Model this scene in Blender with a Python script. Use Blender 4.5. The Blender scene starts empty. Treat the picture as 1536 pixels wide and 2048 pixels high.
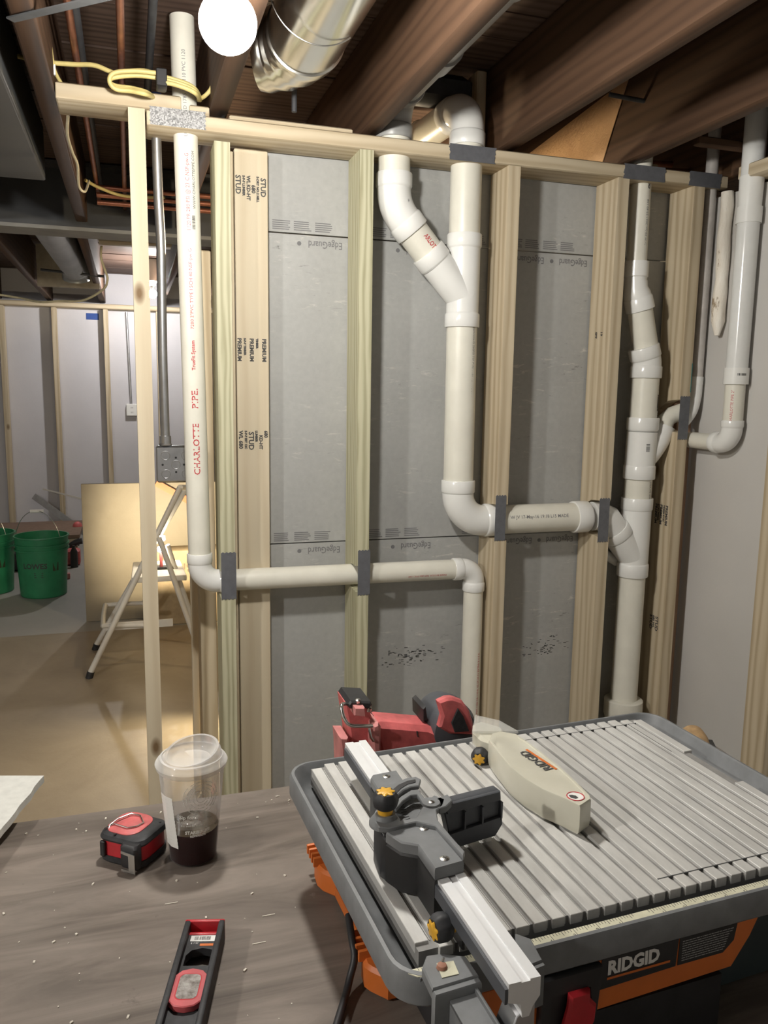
import bpy, bmesh, math, random
from mathutils import Vector, Matrix
random.seed(7)
PI = math.pi
SC = bpy.context.scene
COL = SC.collection
def R(d): return math.radians(d)

# ------------------------------------------------------------ camera
FPX = 1600.0
YAW, PITCH, ROLL = R(17.59), R(8.62), R(0.89)
CAM = Vector((0.0, -2.15, 1.25))
_f = Vector((math.sin(YAW)*math.cos(PITCH), math.cos(YAW)*math.cos(PITCH), -math.sin(PITCH)))
_r = Vector((math.cos(YAW), -math.sin(YAW), 0.0))
_u = _r.cross(_f)
RIGHT = _r*math.cos(ROLL) + _u*math.sin(ROLL)
UP = -_r*math.sin(ROLL) + _u*math.cos(ROLL)
cd = bpy.data.cameras.new('camera')
cam = bpy.data.objects.new('camera', cd); COL.objects.link(cam)
cam.matrix_world = Matrix(((RIGHT.x, UP.x, -_f.x, CAM.x), (RIGHT.y, UP.y, -_f.y, CAM.y), (RIGHT.z, UP.z, -_f.z, CAM.z), (0, 0, 0, 1)))
cd.sensor_fit = 'VERTICAL'; cd.sensor_height = 36.0; cd.sensor_width = 27.0
cd.lens = 36.0*FPX/2048.0; cd.clip_start = 0.02
SC.camera = cam

def W(px, py, ax, val):
    """world point where the sight line of a photo pixel meets the plane axis=val"""
    d = RIGHT*(px-768) + UP*(1024-py) + _f*FPX
    return CAM + d*((val-CAM[ax])/d[ax])

# ------------------------------------------------------------ light, exposure
SC.view_settings.view_transform = 'Standard'
SC.view_settings.look = 'None'
SC.view_settings.gamma = 1.0
SC.view_settings.use_curve_mapping = False
SC.view_settings.exposure = 0.0
wd = bpy.data.worlds.new('world'); SC.world = wd; wd.use_nodes = True
wd.node_tree.nodes['Background'].inputs[0].default_value = (0.72, 0.8, 1.0, 1)
wd.node_tree.nodes['Background'].inputs[1].default_value = 0.02
MAIN_BULB = 640.0      # emission of the lamp globe
FAR_BULB = 950.0
BACK_BULB = 420.0
WORK = 7.5
SHOP_W = 27.0

# ------------------------------------------------------------ materials
def nmat(name):
    m = bpy.data.materials.new(name); m.use_nodes = True
    nt = m.node_tree; nt.nodes.clear()
    o = nt.nodes.new('ShaderNodeOutputMaterial'); b = nt.nodes.new('ShaderNodeBsdfPrincipled')
    nt.links.new(b.outputs[0], o.inputs[0])
    return m, nt, b
def ramp(nt, fac, stops):
    r = nt.nodes.new('ShaderNodeValToRGB'); e = r.color_ramp.elements
    while len(e) < len(stops): e.new(0.5)
    for i, (p, c) in enumerate(stops):
        e[i].position = p; e[i].color = (c[0], c[1], c[2], 1) if hasattr(c, '__len__') else (c, c, c, 1)
    nt.links.new(fac, r.inputs[0]); return r.outputs[0]
def coords(nt, scale=(1, 1, 1), rnd=True):
    t = nt.nodes.new('ShaderNodeTexCoord'); mp = nt.nodes.new('ShaderNodeMapping')
    mp.inputs['Scale'].default_value = scale
    if rnd:
        oi = nt.nodes.new('ShaderNodeObjectInfo'); ad = nt.nodes.new('ShaderNodeVectorMath'); ad.operation = 'ADD'
        ml = nt.nodes.new('ShaderNodeMath'); ml.operation = 'MULTIPLY'; ml.inputs[1].default_value = 31.0
        nt.links.new(oi.outputs['Random'], ml.inputs[0])
        nt.links.new(t.outputs['Object'], ad.inputs[0]); nt.links.new(ml.outputs[0], ad.inputs[1])
        nt.links.new(ad.outputs[0], mp.inputs[0])
    else: nt.links.new(t.outputs['Object'], mp.inputs[0])
    return mp.outputs[0]
def noise(nt, vec, scale=5, detail=4, rough=0.55, dist=0.0):
    n = nt.nodes.new('ShaderNodeTexNoise'); n.inputs['Scale'].default_value = scale
    n.inputs['Detail'].default_value = detail; n.inputs['Roughness'].default_value = rough
    n.inputs['Distortion'].default_value = dist
    nt.links.new(vec, n.inputs['Vector']); return n.outputs[0]
def mix(nt, fac, a, b, mode='MIX'):
    m = nt.nodes.new('ShaderNodeMix'); m.data_type = 'RGBA'; m.blend_type = mode
    for sock, v in ((m.inputs[0], fac), (m.inputs[6], a), (m.inputs[7], b)):
        if hasattr(v, 'is_linked'): nt.links.new(v, sock)
        elif hasattr(v, '__len__'): sock.default_value = (v[0], v[1], v[2], 1)
        else: sock.default_value = v
    return m.outputs[2]
def bump(nt, b, h, strength=0.2, dist=0.002):
    n = nt.nodes.new('ShaderNodeBump'); n.inputs['Strength'].default_value = strength
    n.inputs['Distance'].default_value = dist
    nt.links.new(h, n.inputs['Height']); nt.links.new(n.outputs[0], b.inputs['Normal'])
_mc = {}
def plain(name, col, rough=0.5, metal=0.0, var=0.12, nscale=30, bmp=0.0, spec=0.5):
    if name in _mc: return _mc[name]
    m, nt, b = nmat(name)
    v = coords(nt); n = noise(nt, v, nscale, 5)
    c = ramp(nt, n, [(0.3, [x*(1-var) for x in col]), (0.7, [min(1, x*(1+var)) for x in col])])
    nt.links.new(c, b.inputs['Base Color'])
    b.inputs['Roughness'].default_value = rough; b.inputs['Metallic'].default_value = metal
    b.inputs['Specular IOR Level'].default_value = spec
    if bmp: bump(nt, b, n, bmp, 0.001)
    _mc[name] = m; return m
def wood(name, light, dark, axis=2, fine=90.0, contrast=0.5, knots=True, rings=14.0, rough=0.65, wet=0.0):
    if name in _mc: return _mc[name]
    m, nt, b = nmat(name)
    s = [1.0, 1.0, 1.0]; s[axis] = 0.045
    v = coords(nt, tuple(s))
    n1 = noise(nt, v, fine, 6, 0.6)
    s2 = [1.0, 1.0, 1.0]; s2[axis] = 0.10
    v2 = coords(nt, tuple(s2))
    wv = nt.nodes.new('ShaderNodeTexWave'); wv.wave_type = 'RINGS'
    wv.rings_direction = 'XYZ'[axis]
    wv.inputs['Scale'].default_value = rings; wv.inputs['Distortion'].default_value = 5.0
    wv.inputs['Detail'].default_value = 2.0; wv.inputs['Detail Scale'].default_value = 1.2
    nt.links.new(v2, wv.inputs['Vector'])
    g = mix(nt, 0.5, n1, wv.outputs[0])
    mid = [(a+c)/2 for a, c in zip(light, dark)]
    lo = [l*(1-contrast)+d*contrast for l, d in zip(light, dark)]
    c = ramp(nt, g, [(0.22, lo), (0.5, [(l*2+q)/3 for l, q in zip(light, lo)]), (0.75, light)])
    big = noise(nt, v2, 3.0, 3)
    c = mix(nt, ramp(nt, big, [(0.35, 0.0), (0.75, 0.5)]), c, [x*0.82 for x in light])
    if knots:
        s3 = [1.0, 1.0, 1.0]; s3[axis] = 0.5
        v3 = coords(nt, tuple(s3))
        vo = nt.nodes.new('ShaderNodeTexVoronoi'); vo.inputs['Scale'].default_value = 5.5
        nt.links.new(v3, vo.inputs['Vector'])
        k = ramp(nt, vo.outputs['Distance'], [(0.03, 1.0), (0.062, 0.55), (0.09, 0.0)])
        c = mix(nt, k, c, [dark[0]*0.45, dark[1]*0.38, dark[2]*0.32])
    nt.links.new(c, b.inputs['Base Color'])
    b.inputs['Roughness'].default_value = rough; b.inputs['Specular IOR Level'].default_value = 0.25
    bump(nt, b, g, 0.25, 0.0015)
    _mc[name] = m; return m
def emis(name, col, s):
    m, nt, b = nmat(name)
    b.inputs['Base Color'].default_value = (0, 0, 0, 1)
    b.inputs['Emission Color'].default_value = (*col, 1); b.inputs['Emission Strength'].default_value = s
    return m

M = {}
for ax, sfx in ((0, 'x'), (1, 'y'), (2, 'z')):
    M['spruce_'+sfx] = wood('spruce_'+sfx, (0.60, 0.51, 0.365), (0.34, 0.25, 0.145), ax, contrast=0.68)
    M['old_'+sfx] = wood('old_joist_'+sfx, (0.096, 0.053, 0.031), (0.028, 0.015, 0.010), ax, fine=150, contrast=0.5, knots=False)
M['pale'] = wood('pale_spruce', (0.62, 0.54, 0.40), (0.42, 0.32, 0.20), 2, contrast=0.35, rings=8)
M['treated'] = wood('treated_pine', (0.54, 0.52, 0.365), (0.29, 0.27, 0.16), 2, fine=60, contrast=0.85, rings=26, knots=False)
M['sub'] = wood('subfloor', (0.13, 0.085, 0.065), (0.04, 0.025, 0.02), 0, fine=40, contrast=0.7, knots=False)
M['pvc'] = plain('pvc_pipe', (0.74, 0.72, 0.635), 0.34, var=0.05, nscale=14)
M['pvcw'] = plain('pvc_fitting', (0.80, 0.80, 0.775), 0.2, var=0.03, nscale=10)
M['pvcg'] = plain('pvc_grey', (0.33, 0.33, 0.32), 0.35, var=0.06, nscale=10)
M['strap'] = plain('strap_grey', (0.145, 0.15, 0.165), 0.42, metal=0.25, var=0.12, nscale=60)
M['inkb'] = plain('ink_black', (0.055, 0.055, 0.055), 0.7, var=0.0)
M['inkg'] = plain('ink_grey', (0.17, 0.17, 0.175), 0.7, var=0.0)
M['inkr'] = plain('ink_red', (0.50, 0.055, 0.06), 0.6, var=0.0)
M['black'] = plain('black_plastic', (0.022, 0.022, 0.024), 0.5, var=0.3)
M['rubber'] = plain('dark_rubber', (0.026, 0.027, 0.030), 0.6, var=0.4, nscale=80)
M['gplas'] = plain('grey_plastic', (0.165, 0.172, 0.178), 0.5, var=0.14, nscale=40)
M['gdark'] = plain('slate_plastic', (0.062, 0.067, 0.077), 0.5, var=0.12, nscale=40)
M['orange'] = plain('orange_plastic', (0.63, 0.16, 0.03), 0.45, var=0.08)
M['red'] = plain('red_plastic', (0.50, 0.025, 0.035), 0.38, var=0.15, nscale=50)
M['redd'] = plain('dusty_red', (0.60, 0.135, 0.135), 0.5, var=0.25, nscale=40)
M['pinkred'] = plain('dusty_pink_red', (0.56, 0.22, 0.21), 0.6, var=0.2, nscale=40)
M['yellow'] = plain('yellow_plastic', (0.70, 0.38, 0.03), 0.4, var=0.06)
M['green'] = plain('bucket_green', (0.03, 0.23, 0.10), 0.4, var=0.15, nscale=14)
M['chrome'] = plain('steel_bright', (0.62, 0.62, 0.60), 0.25, metal=1.0, var=0.05)
M['galv'] = plain('galvanised', (0.50, 0.51, 0.53), 0.32, metal=0.9, var=0.12, nscale=25)
M['alu'] = plain('aluminium_rail', (0.80, 0.81, 0.82), 0.42, metal=0.35, var=0.03)
M['white'] = plain('white_enamel', (0.78, 0.76, 0.70), 0.35, var=0.04)
M['label'] = plain('label_white', (0.80, 0.80, 0.77), 0.5, var=0.02)
M['cable'] = plain('yellow_cable', (0.66, 0.55, 0.22), 0.5, var=0.1)
M['cablew'] = plain('pale_cable', (0.68, 0.62, 0.45), 0.5, var=0.1)
M['copper'] = plain('copper', (0.42, 0.18, 0.12), 0.35, metal=0.8, var=0.2)
M['iron'] = plain('black_iron', (0.05, 0.052, 0.058), 0.55, var=0.25)
M['steelbeam'] = plain('painted_steel_beam', (0.075, 0.078, 0.085), 0.55, var=0.25, nscale=4)
M['beamlip'] = plain('steel_flange_dusty', (0.26, 0.26, 0.25), 0.6, var=0.15, nscale=8)
M['blue'] = plain('blue_tape', (0.02, 0.07, 0.30), 0.6, var=0.05)
M['bluecap'] = plain('blue_cap', (0.03, 0.09, 0.36), 0.4, var=0.05)
M['cork'] = plain('tan_handle', (0.42, 0.27, 0.13), 0.7, var=0.25, nscale=60)
M['rulery'] = plain('rule_cream', (0.62, 0.60, 0.45), 0.45, var=0.10, nscale=60)
M['ruler_s'] = plain('steel_rule', (0.36, 0.36, 0.36), 0.5, metal=0.3, var=0.1)
M['kraft'] = None

def spangle():
    m, nt, b = nmat('spangled_zinc'); v = coords(nt)
    vo = nt.nodes.new('ShaderNodeTexVoronoi'); vo.inputs['Scale'].default_value = 330
    nt.links.new(v, vo.inputs['Vector'])
    nt.links.new(ramp(nt, vo.outputs['Color'], [(0.2, 0.14), (0.8, 0.42)]), b.inputs['Base Color'])
    b.inputs['Roughness'].default_value = 0.45; b.inputs['Metallic'].default_value = 0.3
    return m
M['spangle'] = spangle()

def gypsum():
    m, nt, b = nmat('grey_gypsum_back'); v = coords(nt, rnd=False)
    vs = coords(nt, (0.6, 0.6, 2.6), rnd=False)
    n = noise(nt, v, 3.2, 5); n2 = noise(nt, vs, 26, 6, 0.7, 0.6); n3 = noise(nt, v, 60, 3)
    c = ramp(nt, n, [(0.3, (0.345, 0.348, 0.34)), (0.7, (0.41, 0.412, 0.40))])
    msk = ramp(nt, noise(nt, coords(nt, (1, 1, 1.8), rnd=False), 2.6, 3), [(0.47, 0.0), (0.60, 1.0)])
    sc = ramp(nt, n2, [(0.57, 0.0), (0.66, 1.0)])
    f = nt.nodes.new('ShaderNodeMath'); f.operation = 'MULTIPLY'
    nt.links.new(msk, f.inputs[0]); nt.links.new(sc, f.inputs[1])
    c = mix(nt, f.outputs[0], c, (0.54, 0.53, 0.49))
    dk = ramp(nt, n2, [(0.30, 1.0), (0.37, 0.0)])
    f2 = nt.nodes.new('ShaderNodeMath'); f2.operation = 'MULTIPLY'
    nt.links.new(msk, f2.inputs[0]); nt.links.new(dk, f2.inputs[1])
    c = mix(nt, f2.outputs[0], c, (0.15, 0.15, 0.14))
    c = mix(nt, 0.12, c, n3, 'OVERLAY')
    nt.links.new(c, b.inputs['Base Color']); b.inputs['Roughness'].default_value = 0.6
    bump(nt, b, n3, 0.15, 0.001)
    return m
M['gyp'] = gypsum()

def paintedwall(name, col, var=0.05):
    m, nt, b = nmat(name); v = coords(nt, rnd=False)
    n = noise(nt, v, 2.2, 4); n2 = noise(nt, v, 45, 4); n3 = noise(nt, v, 9, 6, 0.7)
    c = ramp(nt, n, [(0.3, [x*(1-var) for x in col]), (0.7, [x*(1+var) for x in col])])
    c = mix(nt, ramp(nt, n3, [(0.70, 0.0), (0.76, 0.6)]), c, [x*0.6 for x in col])
    nt.links.new(c, b.inputs['Base Color']); b.inputs['Roughness'].default_value = 0.55
    bump(nt, b, n2, 0.25, 0.002)
    return m
M['foamwall'] = paintedwall('pale_wall_panel', (0.56, 0.545, 0.52))
M['farwall'] = paintedwall('far_white_wall', (0.60, 0.59, 0.62))
M['concrete'] = paintedwall('concrete_floor', (0.36, 0.35, 0.32), 0.12)
M['shellwall'] = paintedwall('block_wall', (0.55, 0.54, 0.52), 0.1)

def paper(name, a, bb, rough=0.6, bs=0.2, bdist=0.002):
    m, nt, b = nmat(name); v = coords(nt, rnd=False)
    n = noise(nt, v, 3.5, 5, 0.6, 0.8); n2 = noise(nt, v, 40, 5, 0.7, 1.5)
    nt.links.new(ramp(nt, n, [(0.3, a), (0.7, bb)]), b.inputs['Base Color'])
    b.inputs['Roughness'].default_value = rough
    bump(nt, b, n2, bs, bdist)
    return m
M['floorpaper'] = paper('brown_floor_paper', (0.29, 0.235, 0.165), (0.37, 0.305, 0.22), 0.42)
M['kraft'] = paper('kraft_paper', (0.50, 0.30, 0.155), (0.64, 0.40, 0.21), 0.6, 0.6, 0.012)
M['mdf'] = paper('tan_board', (0.27, 0.232, 0.165), (0.32, 0.275, 0.20), 0.55)

def ply():
    m, nt, b = nmat('dusty_bench_plywood')
    v = coords(nt, (0.25, 1.6, 1), rnd=False); v0 = coords(nt, rnd=False)
    n = noise(nt, v, 9, 7, 0.62, 1.2); n2 = noise(nt, v0, 3, 4); n3 = noise(nt, v0, 14, 6, 0.7)
    c = ramp(nt, n, [(0.36, (0.095, 0.075, 0.060)), (0.5, (0.165, 0.135, 0.112)), (0.64, (0.235, 0.196, 0.165))])
    c = mix(nt, ramp(nt, n2, [(0.4, 0.0), (0.7, 0.45)]), c, (0.19, 0.168, 0.145))
    c = mix(nt, ramp(nt, n3, [(0.66, 0.0), (0.75, 0.8)]), c, (0.075, 0.058, 0.05))
    c = mix(nt, ramp(nt, noise(nt, v0, 23, 6, 0.7), [(0.68, 0.0), (0.76, 0.6)]), c, (0.30, 0.28, 0.25))
    nt.links.new(c, b.inputs['Base Color']); b.inputs['Roughness'].default_value = 0.62
    bump(nt, b, n, 0.2, 0.002); return m
M['ply'] = ply()

def castalu():
    m, nt, b = nmat('worn_cast_aluminium')
    v = coords(nt, (1, 0.25, 1), rnd=False); v0 = coords(nt, rnd=False)
    n = noise(nt, v, 40, 6, 0.65); n2 = noise(nt, v0, 9, 4)
    c = ramp(nt, n, [(0.3, (0.46, 0.455, 0.44)), (0.7, (0.66, 0.655, 0.63))])
    c = mix(nt, ramp(nt, n2, [(0.4, 0.0), (0.7, 0.35)]), c, (0.46, 0.44, 0.40))
    nt.links.new(c, b.inputs['Base Color']); b.inputs['Metallic'].default_value = 0.15
    b.inputs['Roughness'].default_value = 0.5; bump(nt, b, n, 0.1, 0.0006); return m
M['cast'] = castalu()

def clearmat(name, col, rough, trans, alpha=1.0, ior=1.45):
    m, nt, b = nmat(name)
    b.inputs['Base Color'].default_value = (*col, 1); b.inputs['Roughness'].default_value = rough
    b.inputs['Transmission Weight'].default_value = trans; b.inputs['IOR'].default_value = ior
    b.inputs['Alpha'].default_value = alpha
    return m
def cupmat(name='clear_cup_plastic', base=0.14, edge=0.6):
    m = bpy.data.materials.new(name); m.use_nodes = True; nt = m.node_tree; nt.nodes.clear()
    o = nt.nodes.new('ShaderNodeOutputMaterial'); tr_ = nt.nodes.new('ShaderNodeBsdfTransparent'); di = nt.nodes.new('ShaderNodeBsdfDiffuse'); gl = nt.nodes.new('ShaderNodeBsdfGlossy')
    di.inputs[0].default_value = (0.86, 0.85, 0.83, 1); gl.inputs['Roughness'].default_value = 0.08; tr_.inputs[0].default_value = (0.95, 0.95, 0.95, 1)
    lw = nt.nodes.new('ShaderNodeLayerWeight'); lw.inputs[0].default_value = 0.35
    rp = ramp(nt, lw.outputs['Facing'], [(0.25, base), (0.95, edge)])
    m1 = nt.nodes.new('ShaderNodeMixShader'); nt.links.new(rp, m1.inputs[0]); nt.links.new(tr_.outputs[0], m1.inputs[1]); nt.links.new(di.outputs[0], m1.inputs[2])
    fr_ = nt.nodes.new('ShaderNodeFresnel'); fr_.inputs[0].default_value = 1.4
    m2 = nt.nodes.new('ShaderNodeMixShader'); fm_ = nt.nodes.new('ShaderNodeMath'); fm_.operation = 'MULTIPLY'; fm_.inputs[1].default_value = 0.3; nt.links.new(fr_.outputs[0], fm_.inputs[0]); nt.links.new(fm_.outputs[0], m2.inputs[0]); nt.links.new(m1.outputs[0], m2.inputs[1]); nt.links.new(gl.outputs[0], m2.inputs[2])
    nt.links.new(m2.outputs[0], o.inputs[0]); return m
M['cup'] = cupmat()
M['coffee'] = plain('iced_coffee', (0.022, 0.003, 0.003), 0.35, var=0.0, spec=0.1)
M['coffeetop'] = plain('coffee_surface', (0.06, 0.045, 0.028), 0.05, var=0.4, nscale=70)
def guardmat():
    m, nt, b = nmat('milky_guard_plastic'); v = coords(nt)
    n = noise(nt, v, 12, 4)
    nt.links.new(ramp(nt, n, [(0.3, (0.56, 0.54, 0.44)), (0.7, (0.66, 0.64, 0.54))]), b.inputs['Base Color'])
    b.inputs['Roughness'].default_value = 0.3; b.inputs['Alpha'].default_value = 0.93
    b.inputs['Subsurface Weight'].default_value = 0.0
    return m
M['guard'] = guardmat()
M['guardclear'] = clearmat('clear_guard_edge', (0.7, 0.7, 0.66), 0.15, 0.0, 0.32)

def litwood():
    m, nt, b = nmat('peeling_lit_log'); v = coords(nt, (1, 1, 0.4))
    n = noise(nt, v, 30, 4, 0.6)
    nt.links.new(ramp(nt, n, [(0.33, (0.35, 0.27, 0.18)), (0.38, (0.82, 0.76, 0.66)), (0.7, (0.90, 0.86, 0.78))]), b.inputs['Base Color'])  # pale stops put the strong light on old wood into its colour
    bump(nt, b, n, 0.6, 0.01); b.inputs['Roughness'].default_value = 0.7; return m
M['log'] = litwood()

# ------------------------------------------------------------ mesh building
def basis(d):
    d = Vector(d).normalized()
    h = Vector((0, 0, 1)) if abs(d.z) < 0.9 else Vector((1, 0, 0))
    a = d.cross(h).normalized(); return a, a.cross(d).normalized()*-1 if False else (a, d.cross(a).normalized())[1]
class MB:
    def __init__(s): s.bm = bmesh.new(); s.mats = []; s.cur = 0
    def mat(s, m):
        if m not in s.mats: s.mats.append(m)
        s.cur = s.mats.index(m); return s
    def face(s, vs):
        try:
            f = s.bm.faces.new(vs); f.material_index = s.cur; return f
        except ValueError: return None
    def loft(s, rings, close=True, cap0=True, cap1=True):
        rs = [[s.bm.verts.new(p) for p in r] for r in rings]
        n = len(rs[0])
        for a, b in zip(rs[:-1], rs[1:]):
            for i in range(n if close else n-1):
                j = (i+1) % n; s.face([a[i], a[j], b[j], b[i]])
        if cap0: s.face(list(reversed(rs[0])))
        if cap1: s.face(rs[-1])
        return rs
    def box(s, lo, hi, mtx=None, bev=0.0):
        lo, hi = Vector(lo), Vector(hi)
        if bev:
            b = bev
            rings = []
            for z, ins in ((lo.z, b), (lo.z+b, 0), (hi.z-b, 0), (hi.z, b)):
                x0, x1, y0, y1 = lo.x+ins, hi.x-ins, lo.y+ins, hi.y-ins
                c = b*0.6
                rings.append([Vector(p) for p in ((x0+c, y0, z), (x1-c, y0, z), (x1, y0+c, z), (x1, y1-c, z), (x1-c, y1, z), (x0+c, y1, z), (x0, y1-c, z), (x0, y0+c, z))])
        else:
            rings = [[Vector(p) for p in ((lo.x, lo.y, z), (hi.x, lo.y, z), (hi.x, hi.y, z), (lo.x, hi.y, z))] for z in (lo.z, hi.z)]
        if mtx: rings = [[mtx @ p for p in r] for r in rings]
        s.loft(rings); return s
    def prism(s, pts, z0, z1, mtx=None, bev=0.0):
        """outline in local xy, extruded in local z"""
        ar = sum(a[0]*b[1]-b[0]*a[1] for a, b in zip(pts, pts[1:]+pts[:1]))
        if ar < 0: pts = list(reversed(pts))
        def ring(z, ins):
            out = []
            n = len(pts)
            for i in range(n):
                p = Vector(pts[i][:2]); a = Vector(pts[i-1][:2]); b = Vector(pts[(i+1) % n][:2])
                if ins:
                    e1 = (p-a).normalized(); e2 = (b-p).normalized()
                    nn = Vector((-e1.y-e2.y, e1.x+e2.x))
                    if nn.length > 1e-6: p = p + nn.normalized()*ins
                q = Vector((p.x, p.y, z)); out.append(mtx @ q if mtx else q)
            return out
        if bev: rings = [ring(z0, bev), ring(z0+bev, 0), ring(z1-bev, 0), ring(z1, bev)]
        else: rings = [ring(z0, 0), ring(z1, 0)]
        s.loft(rings); return s
    def cyl(s, p0, p1, r0, r1=None, seg=24, cap=True):
        p0, p1 = Vector(p0), Vector(p1); r1 = r0 if r1 is None else r1
        a, b = frame(p1-p0)
        s.loft([[p+(a*math.cos(t)+b*math.sin(t))*r for t in angs(seg)] for p, r in ((p0, r0), (p1, r1))], cap0=cap, cap1=cap); return s
    def rev(s, o, d, prof, seg=32, cap0=True, cap1=True):
        """prof: list of (distance along d, radius)"""
        o = Vector(o); d = Vector(d).normalized(); a, b = frame(d)
        s.loft([[o+d*h+(a*math.cos(t)+b*math.sin(t))*max(r, 1e-5) for t in angs(seg)] for h, r in prof], cap0=cap0, cap1=cap1); return s
    def tube(s, path, r, seg=10, cap=True):
        path = [Vector(p) for p in path]; n = len(path)
        rr = r if hasattr(r, '__len__') else [r]*n
        d = (path[1]-path[0]).normalized(); a, b = frame(d)
        rings = []
        for i, p in enumerate(path):
            t = (path[min(i+1, n-1)]-path[max(i-1, 0)]).normalized()
            a = (a - t*a.dot(t)).normalized(); b = t.cross(a)
            rings.append([p+(a*math.cos(q)+b*math.sin(q))*rr[i] for q in angs(seg)])
        s.loft(rings, cap0=cap, cap1=cap); return s
    def sphere(s, c, r, seg=24, rings=14, sz=1.0):
        c = Vector(c)
        s.loft([[c+Vector((math.cos(t)*math.sin(p)*r, math.sin(t)*math.sin(p)*r, -math.cos(p)*r*sz)) for t in angs(seg)] for p in [max(1e-3, min(PI-1e-3, PI*i/rings)) for i in range(rings+1)]]); return s
    def build(s, name, mat=None, parent=None, sharp=38, origin=None, smooth=True):
        me = bpy.data.meshes.new(name)
        bm = s.bm
        bmesh.ops.recalc_face_normals(bm, faces=bm.faces[:])
        if mat and not s.mats: s.mats = [mat]
        if parent is not None: o0 = Vector(parent.get('_o', (0, 0, 0)))
        elif origin is not None: o0 = Vector(origin)
        else:
            xs = [v.co.x for v in bm.verts]; ys = [v.co.y for v in bm.verts]; zs = [v.co.z for v in bm.verts]
            o0 = Vector(((min(xs)+max(xs))/2, (min(ys)+max(ys))/2, min(zs)))
        for v in bm.verts: v.co -= o0
        if smooth:
            for f in bm.faces: f.smooth = True
            for e in bm.edges:
                if len(e.link_faces) != 2 or e.calc_face_angle(0) > R(sharp): e.smooth = False
        bm.to_mesh(me); bm.free()
        for m in s.mats: me.materials.append(m)
        ob = bpy.data.objects.new(name, me); COL.objects.link(ob)
        if parent is not None: ob.parent = parent
        else: ob.location = o0
        ob['_o'] = tuple(o0)
        return ob
def frame(d):
    d = Vector(d).normalized()
    h = Vector((0, 0, 1)) if abs(d.z) < 0.9 else Vector((1, 0, 0))
    a = d.cross(h).normalized(); return a, d.cross(a).normalized()
def angs(n): return [2*PI*i/n for i in range(n)]
def spline(pts, n=8):
    pts = [Vector(p) for p in pts]; P = [pts[0]]+pts+[pts[-1]]; out = []
    for i in range(1, len(P)-2):
        for k in range(n):
            t = k/n; a, b, c, d = P[i-1], P[i], P[i+1], P[i+2]
            out.append(0.5*((2*b)+(c-a)*t+(2*a-5*b+4*c-d)*t*t+(3*b-a-3*c+d)*t**3))
    out.append(pts[-1]); return out
def root(name, loc, label, cat, group=None):
    o = bpy.data.objects.new(name, None); COL.objects.link(o)
    o.location = loc; o.empty_display_size = 0.05; o['_o'] = tuple(loc)
    return tag(o, label, cat, group)
def tag(o, label=None, cat=None, group=None, kind=None):
    if label: o['label'] = label
    if cat: o['category'] = cat
    if group: o['group'] = group
    if kind: o['kind'] = kind
    return o
def struct(o): o['kind'] = 'structure'; return o

# text as mesh; f maps (x, y) of the text to a world point
_tc = {}
def textgeo(s, size, align='LEFT', bold=0.0):
    k = (s, size, align, bold)
    if k not in _tc:
        cu = bpy.data.curves.new('t', 'FONT'); cu.body = s; cu.size = size; cu.align_x = align
        cu.resolution_u = 2; cu.offset = bold
        ob = bpy.data.objects.new('t', cu); COL.objects.link(ob)
        dg = bpy.context.evaluated_depsgraph_get(); me = bpy.data.meshes.new_from_object(ob.evaluated_get(dg))
        _tc[k] = ([(v.co.x, v.co.y) for v in me.vertices], [tuple(p.vertices) for p in me.polygons])
        bpy.data.objects.remove(ob); bpy.data.curves.remove(cu); bpy.data.meshes.remove(me)
    return _tc[k]
def text(mb, s, size, f, align='LEFT', bold=0.0, sx=1.0):
    vs, fs = textgeo(s, size, align, bold)
    bv = [mb.bm.verts.new(f(x*sx, y)) for x, y in vs]
    for p in fs: mb.face([bv[i] for i in p])
def onplane(o, ax, ay, off=0.0):
    o = Vector(o); ax = Vector(ax).normalized(); ay = Vector(ay).normalized(); n = ax.cross(ay)*off
    return lambda x, y: o+ax*x+ay*y+n
def oncyl(o, a, n, r):
    """o on the axis, a = reading direction, n = direction the text faces"""
    o = Vector(o); a = Vector(a).normalized(); n = Vector(n); n = (n-a*n.dot(a)).normalized(); b = n.cross(a)
    return lambda x, y: o+a*x+(n*math.cos(y/r)+b*math.sin(y/r))*(r+0.0005)
def rect(mb, f, x0, y0, x1, y1, n=1):
    for i in range(n):
        a = y0+(y1-y0)*i/n; b = y0+(y1-y0)*(i+1)/n
        vs = [mb.bm.verts.new(f(*q)) for q in ((x0, a), (x1, a), (x1, b), (x0, b))]; mb.face(vs)
def barcode(mb, f, x0, y0, x1, y1, n=14, along=0):
    rr = random.Random(3)
    for i in range(n):
        t0 = i/n; t1 = t0+rr.uniform(0.25, 0.8)/n
        if along == 0: rect(mb, f, x0+(x1-x0)*t0, y0, x0+(x1-x0)*t1, y1, 2)
        else: rect(mb, f, x0, y0+(y1-y0)*t0, x1, y0+(y1-y0)*t1, 1)

# ------------------------------------------------------------ the room
FLOOR = 0.0; JB = 1.935; SUBZ = 2.18; BENCH = 0.59
def slab(name, lo, hi, m):
    return struct(MB().box(lo, hi).build(name, m, smooth=False))
slab('floor', (-3.2, -3.6, -0.1), (3.4, 5.2, 0.0), M['concrete'])
slab('wall_back', (-3.2, 5.12, 0.0), (3.4, 5.25, 2.18), M['farwall'])
slab('wall_left', (-3.3, -3.6, 0.0), (-3.2, 5.25, 2.18), M['shellwall'])
slab('wall_right', (1.765, -3.6, 0.0), (1.90, 0.30, 1.86), M['foamwall'])
slab('wall_behind', (-3.3, -3.7, 0.0), (3.4, -3.6, 2.18), M['shellwall'])
slab('wall_side', (3.3, 0.3, 0.0), (3.4, 5.25, 2.18), M['shellwall'])
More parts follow.
